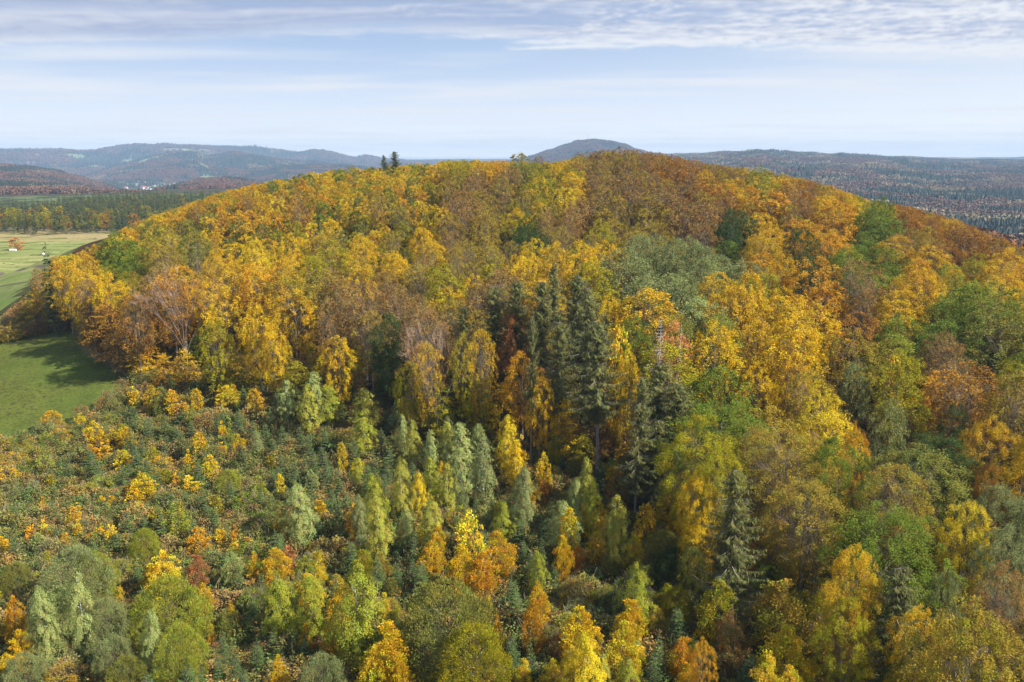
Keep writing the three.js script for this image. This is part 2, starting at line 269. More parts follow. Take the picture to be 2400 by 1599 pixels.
// ---------------------------------------------------------------- prototypes, by kind and level of detail (0 near, 1 middle, 2 far)
const LOD = [{ n: 1, m: 2.1, leaf: 0.66, sides: 6, nl: 1, subs: 3, tw: 1 }, { n: 0.9, m: 0.7, leaf: 1.12, sides: 5, nl: 0.8, subs: 2, tw: 0.55 }, { n: 0.7, m: 0.5, leaf: 1.6, sides: 4, nl: 0.5, subs: 1, tw: 0.28 }];
const SHAPES = {
  // H and R in metres; each kind has a few shapes
  beech: (v, L) => broadleaf({ H: 21, R: 5.6, cb: 5.5 - v, n: 260 * L.n, m: 76 * L.m, leaf: 0.25 * L.leaf, seed: 100 + v, flat: 0.8, inner: 0.34, lobe: 0.38, lobeF: 1.5 + 0.3 * v, droop: 0.05, hue: 0.24, wide: 0.5, pow: 2.4, low: 0.5, nl: 12 * L.nl, sides: L.sides, subs: L.subs, twigs: 600 * L.tw, twigL: 1.1, twigW: 0.03 * L.leaf, cr: 0.78 }),
  thin: (v, L) => broadleaf({ H: 21, R: 5.4, cb: 6, n: 270 * L.n, m: 46 * L.m, leaf: 0.24 * L.leaf, seed: 130 + v, lobe: 0.36, lobeF: 1.6, hue: 0.3, wide: 0.5, pow: 2.3, nl: 14 * L.nl, sides: L.sides, subs: L.subs + 1, twigs: 2000 * L.tw, twigL: 1.25, twigW: 0.026 * L.leaf, cr: 0.75, inner: 0.5 }),
  oak: (v, L) => broadleaf({ H: 19, R: 6.2, cb: 5, n: 270 * L.n, m: 76 * L.m, leaf: 0.24 * L.leaf, asp: 0.75, seed: 160 + v, lobe: 0.42, lobeF: 2.1, flat: 0.8, ow: 0.9, uw: 0.5, cr: 0.8, hue: 0.2, wide: 0.42, nl: 12 * L.nl, sides: L.sides, subs: L.subs, pow: 2.5 }),
  young: (v, L) => broadleaf({ H: 15, R: 3.6, cb: 4, n: 105 * L.n, m: 66 * L.m, leaf: 0.25 * L.leaf, seed: 190 + v, lobe: 0.4, lobeF: 1.9 + 0.3 * v, ow: 0.9, uw: 0.45, hue: 0.22, wide: 0.5, pow: 1.9, cr: 0.66, flat: 0.85, droop: -0.2, nl: 8 * L.nl, sides: L.sides, subs: 1, trunkR: 0.16, rise: 0.9, twigs: 200 * L.tw, twigL: 0.9, twigW: 0.03 * L.leaf, inner: 0.3 }),
  understory: (v, L) => broadleaf({ H: 9, R: 3.2, cb: 0.8, n: 150 * L.n, m: 48 * L.m, leaf: 0.24 * L.leaf, seed: 220 + v, lobe: 0.36, flat: 0.14, ow: 0.22, uw: 1, droop: 0.25, cr: 0.95, hue: 0.25, wide: 0.3, nl: 12 * L.nl, sides: L.sides, subs: 1, trunkR: 0.1, rise: 0.25 }),
  birch: (v, L) => broadleaf({ H: 13, R: 2.7, cb: 1.8, n: 250 * L.n, m: 44 * L.m, leaf: 0.21 * L.leaf, asp: 0.6, seed: 250 + v, lobe: 0.42, lobeF: 2.4, wide: 0.34, pow: 1.5, low: 0.55, vert: 1.0, droop: 0.6, cr: 0.55, flat: 0.5, ow: 0.9, uw: 0.3, hue: 0.22, nl: 12 * L.nl, limbR: 0.62, sides: L.sides, subs: 0, trunkR: 0.14, rise: 0.6, top: 0.93, inner: 0.8 }),
  willow: (v, L) => broadleaf({ H: 9, R: 4.6, cb: 0.5, n: 420 * L.n, m: 46 * L.m, leaf: 0.3 * L.leaf, asp: 0.3, seed: 280 + v, lobe: 0.16, lobeF: 1.3, wide: 0.38, low: 0.8, cr: 0.6, flat: 0.7, ow: 1.1, uw: 0.3, droop: -0.7, hue: 0.25, nl: 14 * L.nl, sides: L.sides, subs: 2, trunkR: 0.16, rise: 1.1, inner: 0.3 }),
  bush: (v, L) => broadleaf({ H: 4.2, R: 2.1, cb: 0.15, n: 90 * L.n, m: 34 * L.m, leaf: 0.2 * L.leaf, asp: 0.5, seed: 310 + v, lobe: 0.3, wide: 0.4, low: 0.7, cr: 0.5, flat: 0.7, ow: 1, uw: 0.4, hue: 0.5, nl: 12 * L.nl, sides: 4, subs: 1, trunkR: 0.05, rise: 1.3, twigs: 220 * L.tw, twigL: 0.9, twigW: 0.025 * L.leaf }),
  sapling: (v, L) => broadleaf({ H: 5.5, R: 1.05, cb: 0.5, n: 58 * L.n, m: 26 * L.m, leaf: 0.22 * L.leaf, asp: 0.8, seed: 340 + v, lobe: 0.42, lobeF: 2.2, wide: 0.35, pow: 1.6, low: 0.5, cr: 0.42, flat: 0.6, ow: 0.7, uw: 0.5, hue: 0.45, droop: -0.4, nl: 10, sides: 4, subs: 0, trunkR: 0.05, rise: 1.6, top: 0.95, inner: 0.8 }),
  maple: (v, L) => broadleaf({ H: 8, R: 2.1, cb: 0.8, n: 120 * L.n, m: 40 * L.m, leaf: 0.23 * L.leaf, asp: 0.8, seed: 370 + v, lobe: 0.34, lobeF: 2, wide: 0.36, pow: 1.8, low: 0.6, cr: 0.55, flat: 0.6, ow: 0.8, uw: 0.5, hue: 0.45, droop: -0.35, nl: 12 * L.nl, sides: 4, subs: 1, trunkR: 0.09, rise: 1.3, top: 0.95, inner: 0.6 }),
  spruce: (v, L) => conifer({ H: 28, R: 4.2, cb: 11 - v * 3.5, seed: 400 + v, whorl: 0.5, per: 7, step: 0.2 * L.leaf, twigL: 0.95, twigW: 0.17 * L.leaf, hang: 0.95, trunkR: 0.3, sides: L.sides, droop: 0.3, pw: 0.46, ragged: 0.8, gap: 0.2 }),
  youngspruce: (v, L) => conifer({ H: 5, R: 1.45, cb: 0.2, seed: 430 + v, whorl: 0.34, per: 7, step: 0.16 * L.leaf, twigL: 0.46, twigW: 0.1 * L.leaf, hang: 0.1, trunkR: 0.06, sides: 4, droop: 0.05, upturn: 0.22, pw: 0.9, ragged: 0.3 }),
  deadspruce: (v, L) => conifer({ H: 24, R: 2.6, cb: 5, seed: 460 + v, whorl: 0.5, per: 6, trunkR: 0.24, sides: 6, bareTop: 1, droop: 0.1, upturn: 0.22, pw: 0.8 }),
  farconifer: (v, L) => conifer({ H: 20, R: 2.9, cb: 2, seed: 490 + v, whorl: 1.0, per: 6, step: 0.62, twigL: 1.25, twigW: 0.55, hang: 0.4, trunkR: 0.22, sides: 4, droop: 0.15, pw: 0.75 }),
  bare: (v, L) => bareTree({ H: 23, R: 7, cb: 6, seed: 520 + v, depth: 5, fine: 10, fineW: 0.025 * L.leaf, trunkR: 0.13 }),
};
const protos = {};
const proto = (kind, v, lod) => protos[kind + v + lod] ??= SHAPES[kind](v, { ...LOD[lod], n: LOD[lod].n, m: LOD[lod].m });

// what each kind is called, its bark, how many shapes it has
const KIND = {
  beech: { name: 'beech_tree', cat: 'tree', bark: 'grey', twig: 'brown', vs: 3, word: 'broad beech tree' },
  thin: { name: 'thinning_tree', cat: 'tree', bark: 'grey', twig: 'grey', vs: 3, word: 'half-bare twiggy tree' },
  oak: { name: 'oak_tree', cat: 'tree', bark: 'dark', vs: 3, word: 'rounded oak tree' },
  young: { name: 'young_beech_tree', cat: 'tree', bark: 'grey', twig: 'brown', vs: 3, word: 'slim young beech' },
  understory: { name: 'understory_tree', cat: 'tree', bark: 'grey', vs: 2, word: 'layered low beech' },
  birch: { name: 'birch_tree', cat: 'tree', bark: 'birch', vs: 3, word: 'drooping birch with white trunk' },
  willow: { name: 'willow_tree', cat: 'tree', bark: 'dark', vs: 3, word: 'dome-shaped willow' },
  bush: { name: 'shrub', cat: 'shrub', bark: 'dark', twig: 'grey', vs: 3, word: 'twiggy shrub' },
  sapling: { name: 'sapling', cat: 'sapling', bark: 'dark', vs: 4, word: 'narrow upright sapling' },
  maple: { name: 'maple_tree', cat: 'tree', bark: 'dark', vs: 3, word: 'upright young maple' },
  spruce: { name: 'spruce_tree', cat: 'conifer', bark: 'spruce', vs: 3, word: 'tall spruce' },
  youngspruce: { name: 'young_spruce', cat: 'conifer', bark: 'dark', vs: 3, word: 'young spruce' },
  deadspruce: { name: 'dead_spruce', cat: 'dead tree', bark: 'dead', vs: 1, word: 'dead spruce' },
  farconifer: { name: 'fir_tree', cat: 'conifer', bark: 'dark', vs: 3, word: 'pointed fir' },
  bare: { name: 'bare_tree', cat: 'tree', bark: 'pale', twig: 'rosy', vs: 2, word: 'leafless tree' },
};
const COLWORD = { gold: 'golden', yellow: 'yellow', bright: 'bright yellow', lime: 'lime green', yellowgreen: 'yellow-green', orange: 'orange', amber: 'amber', rust: 'rust brown', russet: 'russet red', brown: 'brown', olivebrown: 'olive brown', green: 'green', darkgreen: 'dark green', sage: 'grey-green', olive: 'olive green', silver: 'silvery green', spruce: 'dark grey-green', bluespruce: 'blue-green', pine: 'dark green', birchleaf: 'pale yellow-green', salmon: 'salmon orange' };

const trees = [];                                                        // everything is collected, then the largest are made objects
const R0 = rng32(77);
function plant(kind, col, x, z, h, o = {}) {
  const y = ground(x, z), [px, py, f] = toPx(x, y + h * 0.7, z);
  trees.push({ kind, col, x, y: y - 0.05, z, h, w: o.w ?? 1, rot: o.rot ?? R0() * 6.283, v: o.v ?? Math.floor(R0() * KIND[kind].vs), dist: f, px, py, where: o.where, label: o.label, hero: !!o.hero, size: h / Math.max(20, f), lod: o.lod, tw: o.tw, lean: (R0() - 0.5) * 0.06 });
}

// ---------------------------------------------------------------- the setting: ground, meadows, far hills
function structure(name, geo, mat, label) { const m = new THREE.Mesh(geo, mat); m.name = numbered(name); m.receiveShadow = m.castShadow = true; m.userData.kind = 'structure'; m.userData.label = label; scene.add(m); return m; }
const groundMat = new THREE.MeshPhysicalMaterial({ name: 'soil_and_litter', vertexColors: true, roughness: 1, specularIntensity: 0.05, map: grain });
{
  const NA = 420, NR = 460, p = [], c = [], uv = [], idx = [], A = 62 * Math.PI / 180;
  for (let j = 0; j <= NR; j++) {
    const r = 12 * Math.exp(j / NR * Math.log(11200 / 12));
    for (let i = 0; i <= NA; i++) {
      const a = (i / NA * 2 - 1) * A, x = Math.sin(a) * r, z = -Math.cos(a) * r;
      p.push(x, ground(x, z), z); uv.push(x / 6, z / 6);
      const n = fbm(x / 14, z / 14, 3), m = fbm(x / 90 + 40, z / 90, 3), g = n2b(x / 4, z / 4);
      let col;
      if (inPoly(x, z, forestPoly)) col = [0.115 + 0.05 * n, 0.06 + 0.025 * n, 0.028];                       // leaf litter
      else if (r < 330 && x > -190) col = [0.10 + 0.04 * n, 0.105 + 0.03 * n + 0.015 * g, 0.035];            // plantation floor, dry grass and bramble
      else if (r < 900 && x < 0) col = [0.20 + 0.05 * m + 0.02 * n, 0.225 + 0.03 * m, 0.065];                // meadow
      else { const k = smooth(-0.15, 0.2, m); col = [lerp(0.07, 0.15, k) + 0.03 * n, lerp(0.085, 0.10, k) + 0.02 * n, lerp(0.04, 0.05, k)]; if (x < 0 && r < 1500 && m > -0.1) col = [0.19, 0.25, 0.10]; }
      c.push(...col.map((q) => Math.max(0.015, q)));
      if (j && i) { const b = j * (NA + 1) + i; idx.push(b, b - 1, b - NA - 2, b, b - NA - 2, b - NA - 1); }
    }
  }
  const g = new THREE.BufferGeometry(); g.setAttribute('position', new THREE.Float32BufferAttribute(p, 3)); g.setAttribute('color', new THREE.Float32BufferAttribute(c, 3)); g.setAttribute('uv', new THREE.Float32BufferAttribute(uv, 2)); g.setIndex(idx); g.computeVertexNormals();
  structure('ground', g, groundMat, 'brown and olive ground under the trees, running out to the valleys');
}
// a sheet that follows the ground inside a polygon, with a texture computed per square metre
function sheet(name, poly, cell, lift, S, paint, label) {
  const xs = poly.map((q) => q[0]), zs = poly.map((q) => q[1]), x0 = Math.min(...xs), x1 = Math.max(...xs), z0 = Math.min(...zs), z1 = Math.max(...zs), nx = Math.ceil((x1 - x0) / cell), nz = Math.ceil((z1 - z0) / cell);
  const p = [], uv = [], idx = [], d = new Uint8Array(S * S * 4), enc = (v) => 255 * Math.pow(clamp(v), 1 / 2.2);
  for (let j = 0; j <= nz; j++) for (let i = 0; i <= nx; i++) {
    const x = lerp(x0, x1, i / nx), z = lerp(z0, z1, j / nz); p.push(x, ground(x, z) + lift, z); uv.push(i / nx, j / nz);
    if (i && j && inPoly(x - cell / 2, z - cell / 2, poly)) { const b = j * (nx + 1) + i; idx.push(b, b - nx - 2, b - 1, b, b - nx - 1, b - nx - 2); }
  }
  for (let j = 0; j < S; j++) for (let i = 0; i < S; i++) { const c = paint(lerp(x0, x1, (i + 0.5) / S), lerp(z0, z1, (j + 0.5) / S)); for (let q = 0; q < 3; q++) d[(j * S + i) * 4 + q] = enc(c[q]); d[(j * S + i) * 4 + 3] = 255; }
  const t = new THREE.DataTexture(d, S, S); t.magFilter = THREE.LinearFilter; t.colorSpace = THREE.SRGBColorSpace; t.needsUpdate = true;
  const g = new THREE.BufferGeometry(); g.setAttribute('position', new THREE.Float32BufferAttribute(p, 3)); g.setAttribute('uv', new THREE.Float32BufferAttribute(uv, 2)); g.setIndex(idx); g.computeVertexNormals();
  return structure(name, g, new THREE.MeshPhysicalMaterial({ name: name + '_grass', map: t, roughness: 1, specularIntensity: 0.05 }), label);
}
const rg = rng32(31);
const distLine = (x, z, l) => { let b = 1e9; for (let k = 1; k < l.length; k++) { const [ax, az] = l[k - 1], [bx, bz] = l[k], t = clamp(((x - ax) * (bx - ax) + (z - az) * (bz - az)) / ((bx - ax) ** 2 + (bz - az) ** 2)); b = Math.min(b, Math.hypot(x - ax - t * (bx - ax), z - az - t * (bz - az))); } return b; };
sheet('pasture', nearField, 1.2, 0.05, 1024, (x, z) => {
  const n = fbm(x / 9, z / 9, 4), f = fbm(x / 1.1, z / 1.1, 3), m = fbm(x / 2.4 + 50, z / 1.3, 4, n2b), w = fbm(x / 22, z / 22, 2, n2b), v = 0.9 + 0.22 * n + 0.4 * f + 0.25 * (rg() - 0.5);
  let c = [0.115 * v + 0.02 * w, 0.142 * v, 0.022 * v];
  const dirt = smooth(0.30, 0.42, m + 0.3 * w);                                                              // molehills and trodden soil
  c = c.map((q, k) => lerp(q, [0.05, 0.042, 0.025][k], dirt * 0.8));
  const de = distLine(x, z, frontEdge.slice(1, 5)), dry = smooth(3.6, 1.2, de + 1.5 * n + f);               // strip of dry grass along the wood
  return c.map((q, k) => lerp(q, [0.26, 0.20, 0.11][k] * v, dry * 0.85));
}, 'deep green grazed pasture with dark soil patches below the wood');
const trackA = P([[-150, 656], [0, 640], [110, 628], [170, 622]]), trackB = P([[-150, 716], [0, 672], [120, 652], [170, 642]]);
const upper = [[-700, -225], [-165, -238], [-160, -250], [-217, -400], [-272, -560], [-330, -640], [-900, -640]];
sheet('meadow', upper, 4, 0.05, 1400, (x, z) => {
  const n = fbm(x / 30, z / 12, 4), f = fbm(x / 3, z / 2, 3), band = fbm(x / 120 + 7, z / 22 + x / 300, 3, n2b), v = 0.95 + 0.25 * f + 0.2 * (rg() - 0.5);
  const k = clamp(0.45 + 1.1 * band + 0.5 * n), far = smooth(-505, -560, z + 18 * n);
  let c = [lerp(0.165, 0.31, k) * v, lerp(0.22, 0.30, k) * v, lerp(0.05, 0.11, k) * v];
  c = c.map((q, i) => lerp(q, [0.36, 0.27, 0.13][i] * v, far * 0.8));
  if (z > -300) { const s = smooth(-296, -270, z + 8 * n) ; c = c.map((q, i) => lerp(q, [0.11, 0.16, 0.035][i] * v, s * 0.75)); }
  const da = distLine(x, z, trackA), db = distLine(x, z, trackB);
  if (da < 2.2) c = c.map((q, i) => lerp(q, [0.15, 0.125, 0.085][i] * (0.8 + 0.6 * Math.abs(f)), smooth(2.2, 1.2, da)));
  if (db < 1.5) c = c.map((q, i) => lerp(q, [0.10, 0.095, 0.05][i], smooth(1.5, 0.8, db) * 0.85));
  return c;
}, 'pale mown meadow with two farm tracks behind the wooded hill');

// far hills: a skyline read from the photograph, at a distance of its own, sloping down to the valley in front and behind
const LOWPOLY = [];
{
  const jag = (g, s, k) => { g = mergeVertices(g.deleteAttribute('normal').deleteAttribute('uv')); const r = rng32(s), p = g.attributes.position; for (let i = 0; i < p.count; i++) p.setXYZ(i, p.getX(i) * (1 + (r() - 0.5) * k), p.getY(i) * (1 + (r() - 0.5) * k), p.getZ(i) * (1 + (r() - 0.5) * k)); return g; };
  const mb = new MB(), r = rng32(4);                                    // a crown of large leaf clumps
  for (let k = 0; k < 90; k++) { const d = rv(r).normalize(), q = 0.72 + 0.3 * r() + 0.2 * n3(d.x * 2, d.y * 2, d.z * 2), j = rv(r, 0.7), t = rv(r).normalize(), v = 0.8 + 0.4 * r(); mb.leaf(V(d.x * 0.42 * q, 0.5 + d.y * 0.5 * q, d.z * 0.42 * q), t, V(d.x + j.x, d.y + j.y + 0.4, d.z + j.z).normalize(), 0.3, 0.24, [v, v, v]); }
  LOWPOLY.push(mb.build());
  LOWPOLY.push(jag(new THREE.ConeGeometry(0.3, 1.35, 7, 5), 2, 0.6).translate(0, 0.6, 0)); LOWPOLY[1].setAttribute('color', new THREE.Float32BufferAttribute(new Float32Array(LOWPOLY[1].attributes.position.count * 3).fill(1), 3));
}
const farMat = new THREE.MeshStandardMaterial({ name: 'far_woodland', vertexColors: true, roughness: 1 });
const farTreeMat = new THREE.MeshStandardMaterial({ name: 'far_crowns', color: 0xffffff, roughness: 1, flatShading: true, vertexColors: true, side: THREE.DoubleSide });
function ridge({ name = 'hill', sky, D, depth, back = 900, foot, nu = 160, nv = 40, bump = 0.12, pal, seed, label, trees: count = 0, treeH = 16, power = 1.2, stuffLabel, wiggle = 0 }) {
  sky = sky.map(([a, b]) => [a, b + (count ? treeH * 0.75 / D * FOCAL : 0)]);
  const x0 = sky[0][0], x1 = sky[sky.length - 1][0], at = (px) => { let k = 1; while (k < sky.length - 1 && sky[k][0] < px) k++; const [a, b] = sky[k - 1], [c, d] = sky[k], t = clamp((px - a) / (c - a)), s = t * t * (3 - 2 * t); return lerp(b, d, lerp(t, s, 0.6)); };
  const surf = (u, v) => {                                                                                   // v: 0 front foot, 1 skyline, 1..2 down behind
    const px = lerp(x0, x1, u), d = pxDir(px, at(px)), l = Math.hypot(d.x, d.z), top = CAM_Y + d.y / l * D, r = v <= 1 ? D - depth * (1 - v) : D + back * (v - 1), x = d.x / l * r, z = d.z / l * r;
    const base = foot ?? ground(x, z) - 4, s = v <= 1 ? Math.pow(smooth(-0.25, 1.05, v), power) / Math.pow(smooth(-0.25, 1.05, 1), power) : 1 - smooth(0, 1, v - 1);
    const n = fbm(x / (D * 0.09) + seed, z / (D * 0.09), 5), fade = Math.sin(Math.PI * Math.min(1, Math.max(0, v * 0.94)));
    return V(x, lerp(base, top, s) + n * bump * Math.max(20, top - base) * fade * 1.5 + (wiggle * n2b(u * 90 + seed, 1)) * (v > 0.97 && v < 1.03 ? 1 : 0), z);
  };
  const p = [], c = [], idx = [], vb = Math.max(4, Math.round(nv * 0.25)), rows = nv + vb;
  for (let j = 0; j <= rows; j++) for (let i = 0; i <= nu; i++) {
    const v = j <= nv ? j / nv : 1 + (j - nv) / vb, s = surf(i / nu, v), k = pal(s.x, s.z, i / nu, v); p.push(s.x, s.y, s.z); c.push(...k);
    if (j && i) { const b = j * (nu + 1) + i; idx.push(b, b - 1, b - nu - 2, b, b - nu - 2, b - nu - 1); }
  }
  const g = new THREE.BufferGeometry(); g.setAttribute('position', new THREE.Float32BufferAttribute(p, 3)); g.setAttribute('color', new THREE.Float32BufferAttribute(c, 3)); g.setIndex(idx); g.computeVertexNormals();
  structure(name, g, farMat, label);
  if (!count) return surf;
  const r = rng32(seed + 900), lists = [[], []];
  for (let k = 0; k < count; k++) {
    const u = r(), v = 1 - 1.02 * Math.pow(r(), 1.15) + 0.03, s = surf(u, Math.max(0, v)), col = pal(s.x, s.z, u, v);
    if (col.open) continue;
    const con = col[1] > col[0] * 1.05, sz = treeH * (0.65 + 0.6 * r()) * (con ? 1.15 : 1), vv = 0.85 + 0.3 * r(), hh = (r() - 0.5) * 0.14;
    lists[con ? 1 : 0].push([s, sz, r() * 6.28, [col[0] * vv * (1 + hh), col[1] * vv, col[2] * vv]]);
  }
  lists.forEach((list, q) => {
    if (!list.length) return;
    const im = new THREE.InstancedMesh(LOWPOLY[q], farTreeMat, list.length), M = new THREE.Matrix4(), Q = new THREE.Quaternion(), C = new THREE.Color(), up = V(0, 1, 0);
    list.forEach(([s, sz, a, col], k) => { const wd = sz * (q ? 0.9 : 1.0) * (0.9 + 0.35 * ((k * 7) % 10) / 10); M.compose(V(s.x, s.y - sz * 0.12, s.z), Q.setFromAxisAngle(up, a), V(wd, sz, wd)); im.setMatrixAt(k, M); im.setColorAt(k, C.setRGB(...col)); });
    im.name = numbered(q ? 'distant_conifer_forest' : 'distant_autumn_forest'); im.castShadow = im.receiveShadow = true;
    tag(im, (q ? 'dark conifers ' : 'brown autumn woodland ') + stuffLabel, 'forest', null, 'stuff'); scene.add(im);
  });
  return surf;
}
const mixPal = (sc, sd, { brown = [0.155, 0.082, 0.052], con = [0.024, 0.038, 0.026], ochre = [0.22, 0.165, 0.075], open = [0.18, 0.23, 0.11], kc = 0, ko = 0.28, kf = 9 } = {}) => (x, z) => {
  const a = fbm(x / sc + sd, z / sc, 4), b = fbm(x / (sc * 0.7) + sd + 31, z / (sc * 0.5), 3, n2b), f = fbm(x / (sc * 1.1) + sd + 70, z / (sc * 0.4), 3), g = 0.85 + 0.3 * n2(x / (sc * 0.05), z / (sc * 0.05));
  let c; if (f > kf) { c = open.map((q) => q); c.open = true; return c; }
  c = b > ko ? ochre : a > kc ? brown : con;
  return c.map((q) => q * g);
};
ridge({ sky: [[-400, 352], [0, 350], [120, 351], [200, 352], [260, 345], [330, 342], [480, 340], [560, 343], [650, 352], [700, 358], [740, 353], [770, 356], [830, 370], [860, 365], [900, 372], [1010, 378], [1300, 380]], D: 9500, depth: 3000, back: 900, foot: -105, nu: 320, nv: 60, bump: 0.3, pal: mixPal(1100, 3, { kc: -0.1, ko: 0.5, kf: 0.42 }), seed: 3, label: 'long blue wooded ridge on the horizon', trees: 30000, treeH: 24, stuffLabel: 'covering the long blue ridge on the horizon' });
ridge({ sky: [[700, 376], [900, 374], [1100, 373], [1300, 374], [1600, 374], [2000, 374], [2060, 371], [2300, 368], [2700, 366]], D: 10500, depth: 2000, back: 600, foot: -105, nu: 200, nv: 20, bump: 0.2, pal: mixPal(900, 23, { kc: 0.1 }), seed: 23, label: 'low pale ridge at the end of the plain' });
const surfB = ridge({ sky: [[60, 440], [190, 412], [300, 382], [370, 364], [400, 356], [450, 356], [480, 367], [515, 365], [545, 358], [580, 362], [640, 369], [720, 378], [800, 386], [900, 398], [1000, 402]], D: 6800, depth: 2200, foot: -105, nu: 260, nv: 60, bump: 0.25, pal: mixPal(800, 8, { kc: 0.02, ko: 0.4, kf: 0.17 }), seed: 8, label: 'hill with woods and green fields above the village', trees: 26000, treeH: 18, stuffLabel: 'on the hill of fields above the village' });
ridge({ sky: [[520, 418], [560, 404], [600, 396], [680, 388], [760, 386], [820, 389], [900, 396], [1000, 400]], D: 5200, depth: 1200, foot: -100, nu: 120, nv: 30, pal: mixPal(380, 14, { kc: 0.15, ko: 0.5 }), seed: 14, label: 'dark forested rise beyond the wooded hill', trees: 12000, treeH: 15, stuffLabel: 'on the dark rise beyond the wooded hill' });
ridge({ sky: [[-500, 372], [-200, 378], [0, 386], [60, 391], [120, 400], [180, 413], [230, 427], [300, 446], [350, 458]], D: 3500, depth: 1900, nu: 160, nv: 40, bump: 0.1, pal: mixPal(400, 19, { kc: -0.28, ko: 0.42, brown: [0.15, 0.08, 0.05] }), seed: 19, label: 'russet brown wooded hill beyond the far green field', trees: 42000, treeH: 12, stuffLabel: 'on the russet hill beyond the far green field' });
ridge({ sky: [[370, 452], [430, 430], [470, 421], [520, 418], [560, 421], [600, 428], [680, 436]], D: 2700, depth: 700, back: 600, nu: 90, nv: 24, pal: mixPal(300, 27, { kc: -0.3, ko: 0.5, kf: 0.3, open: [0.26, 0.24, 0.12] }), seed: 27, label: 'small round wooded hill next to the village', trees: 9000, treeH: 12, stuffLabel: 'on the small round hill next to the village' });
ridge({ name: 'mountain', sky: [[1130, 386], [1200, 377], [1240, 366], [1290, 351], [1325, 339], [1355, 329], [1390, 326], [1425, 331], [1465, 338], [1490, 349], [1530, 359], [1580, 366], [1680, 374]], D: 6000, depth: 1500, back: 900, foot: -60, nu: 180, nv: 50, bump: 0.08, pal: mixPal(420, 33, { kc: -0.22, ko: 0.5, brown: [0.135, 0.075, 0.05] }), seed: 33, label: 'cone-shaped wooded mountain rising behind the hilltop', trees: 20000, treeH: 14, stuffLabel: 'on the cone-shaped mountain' });
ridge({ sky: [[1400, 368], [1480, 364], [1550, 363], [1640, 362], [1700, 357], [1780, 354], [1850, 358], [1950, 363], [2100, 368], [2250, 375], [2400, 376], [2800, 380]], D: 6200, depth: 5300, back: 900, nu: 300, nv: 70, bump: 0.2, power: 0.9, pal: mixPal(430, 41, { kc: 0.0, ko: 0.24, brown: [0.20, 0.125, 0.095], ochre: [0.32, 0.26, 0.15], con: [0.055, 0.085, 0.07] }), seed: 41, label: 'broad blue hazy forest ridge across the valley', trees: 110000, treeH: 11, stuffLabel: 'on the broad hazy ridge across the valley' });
ridge({ sky: [[1600, 430], [1720, 436], [1850, 452], [2000, 476], [2150, 520], [2300, 556], [2400, 585], [2600, 640]], D: 640, depth: 150, back: 200, nu: 120, nv: 20, bump: 0.1, pal: mixPal(60, 47, { kc: -0.35, ko: 0.35, brown: [0.24, 0.10, 0.04] }), seed: 47, label: 'wooded spur dropping to the valley behind the hill', trees: 3200, treeH: 12, stuffLabel: 'on the spur behind the wooded hill' });

// ---------------------------------------------------------------- trees picked out one by one in the photograph
// px, py is the pixel of the tip; h its height in metres; wpx the width of its crown in pixels
const SHAPE_R = { beech: 6, thin: 5.9, oak: 6.6, young: 4.1, understory: 3.8, birch: 2.7, willow: 4.9, bush: 2.3, sapling: 1.3, maple: 2.4, spruce: 3.9, youngspruce: 1.6, deadspruce: 2.6, farconifer: 3.1, bare: 8 };
const SHAPE_H = { beech: 21, thin: 21, oak: 19, young: 15, understory: 9, birch: 13, willow: 9, bush: 4.2, sapling: 5.5, maple: 8, spruce: 28, youngspruce: 5, deadspruce: 24, farconifer: 20, bare: 23 };
function hero(kind, col, px, py, h, wpx, o = {}) {
  let at; if (o.D) { const d = pxDir(px, py), l = Math.hypot(d.x, d.z); at = [d.x / l * o.D, d.z / l * o.D]; h = CAM_Y + d.y / l * o.D - ground(...at); } else at = onGround(px, py, h);
  if (!at || h < 1) return;
  const f = toPx(at[0], ground(...at), at[1])[2], w = wpx ? (wpx * f / FOCAL) / (2 * SHAPE_R[kind]) / (h / SHAPE_H[kind]) : 1;
  plant(kind, col, at[0], at[1], h, { w: clamp(w, 0.4, 2.2), hero: true, ...o });
}
const PL = 'in the young plantation', WD = 'in the mixed wood beside the plantation', ED = 'at the wood edge above the plantation';
// edge of the wood: spruces, snags and the bare tree
hero('spruce', 'spruce', 1408, 745, 28, 130, { v: 0, lod: 0, where: ED, label: 'tall grey-green spruce with a bare lower trunk at the wood edge' });
for (const [x, y, h, w, v] of [[1270, 655, 29, 95, 1], [1215, 650, 28, 100, 1], [1160, 665, 27, 90, 1], [1350, 640, 30, 100, 1], [1380, 670, 29, 110, 2], [1310, 745, 26, 84, 0], [1090, 715, 23, 70, 2], [1545, 850, 23, 130, 1], [1590, 890, 21, 105, 0], [1500, 880, 24, 80, 1], [1545, 985, 17, 110, 2]]) hero('spruce', 'spruce', x, y, h, w * 1.15, { v, where: ED, lod: 0 });
hero('spruce', 'spruce', 1246, 735, 28, 40, { v: 0, lod: 0, where: ED, label: 'thin ragged spruce with a long bare trunk at the wood edge' });
hero('spruce', 'spruce', 1729, 1108, 21, 150, { v: 2, where: WD, label: 'lone ragged spruce with upswept branches in front of the golden beech' });
hero('spruce', 'spruce', 2112, 1328, 17, 140, { v: 1, where: WD, label: 'dying spruce with bare stubs beside the green oak' });
hero('deadspruce', 'spruce', 1552, 738, 24, 80, { where: ED, label: 'white dead spruce skeleton standing above the wood edge' });
hero('deadspruce', 'spruce', 1600, 755, 23, 34, { where: ED, label: 'slim dead spruce next to the white skeleton' });
hero('bare', 'brown', 420, 642, 24, 125, { v: 0, tw: 'rosy', where: ED, label: 'large leafless tree with pale spreading limbs by the pasture' });
hero('bare', 'brown', 1020, 770, 23, 95, { v: 1, tw: 'rosy', where: ED, label: 'pale leafless tree over a yellow-green understory at the wood edge' });
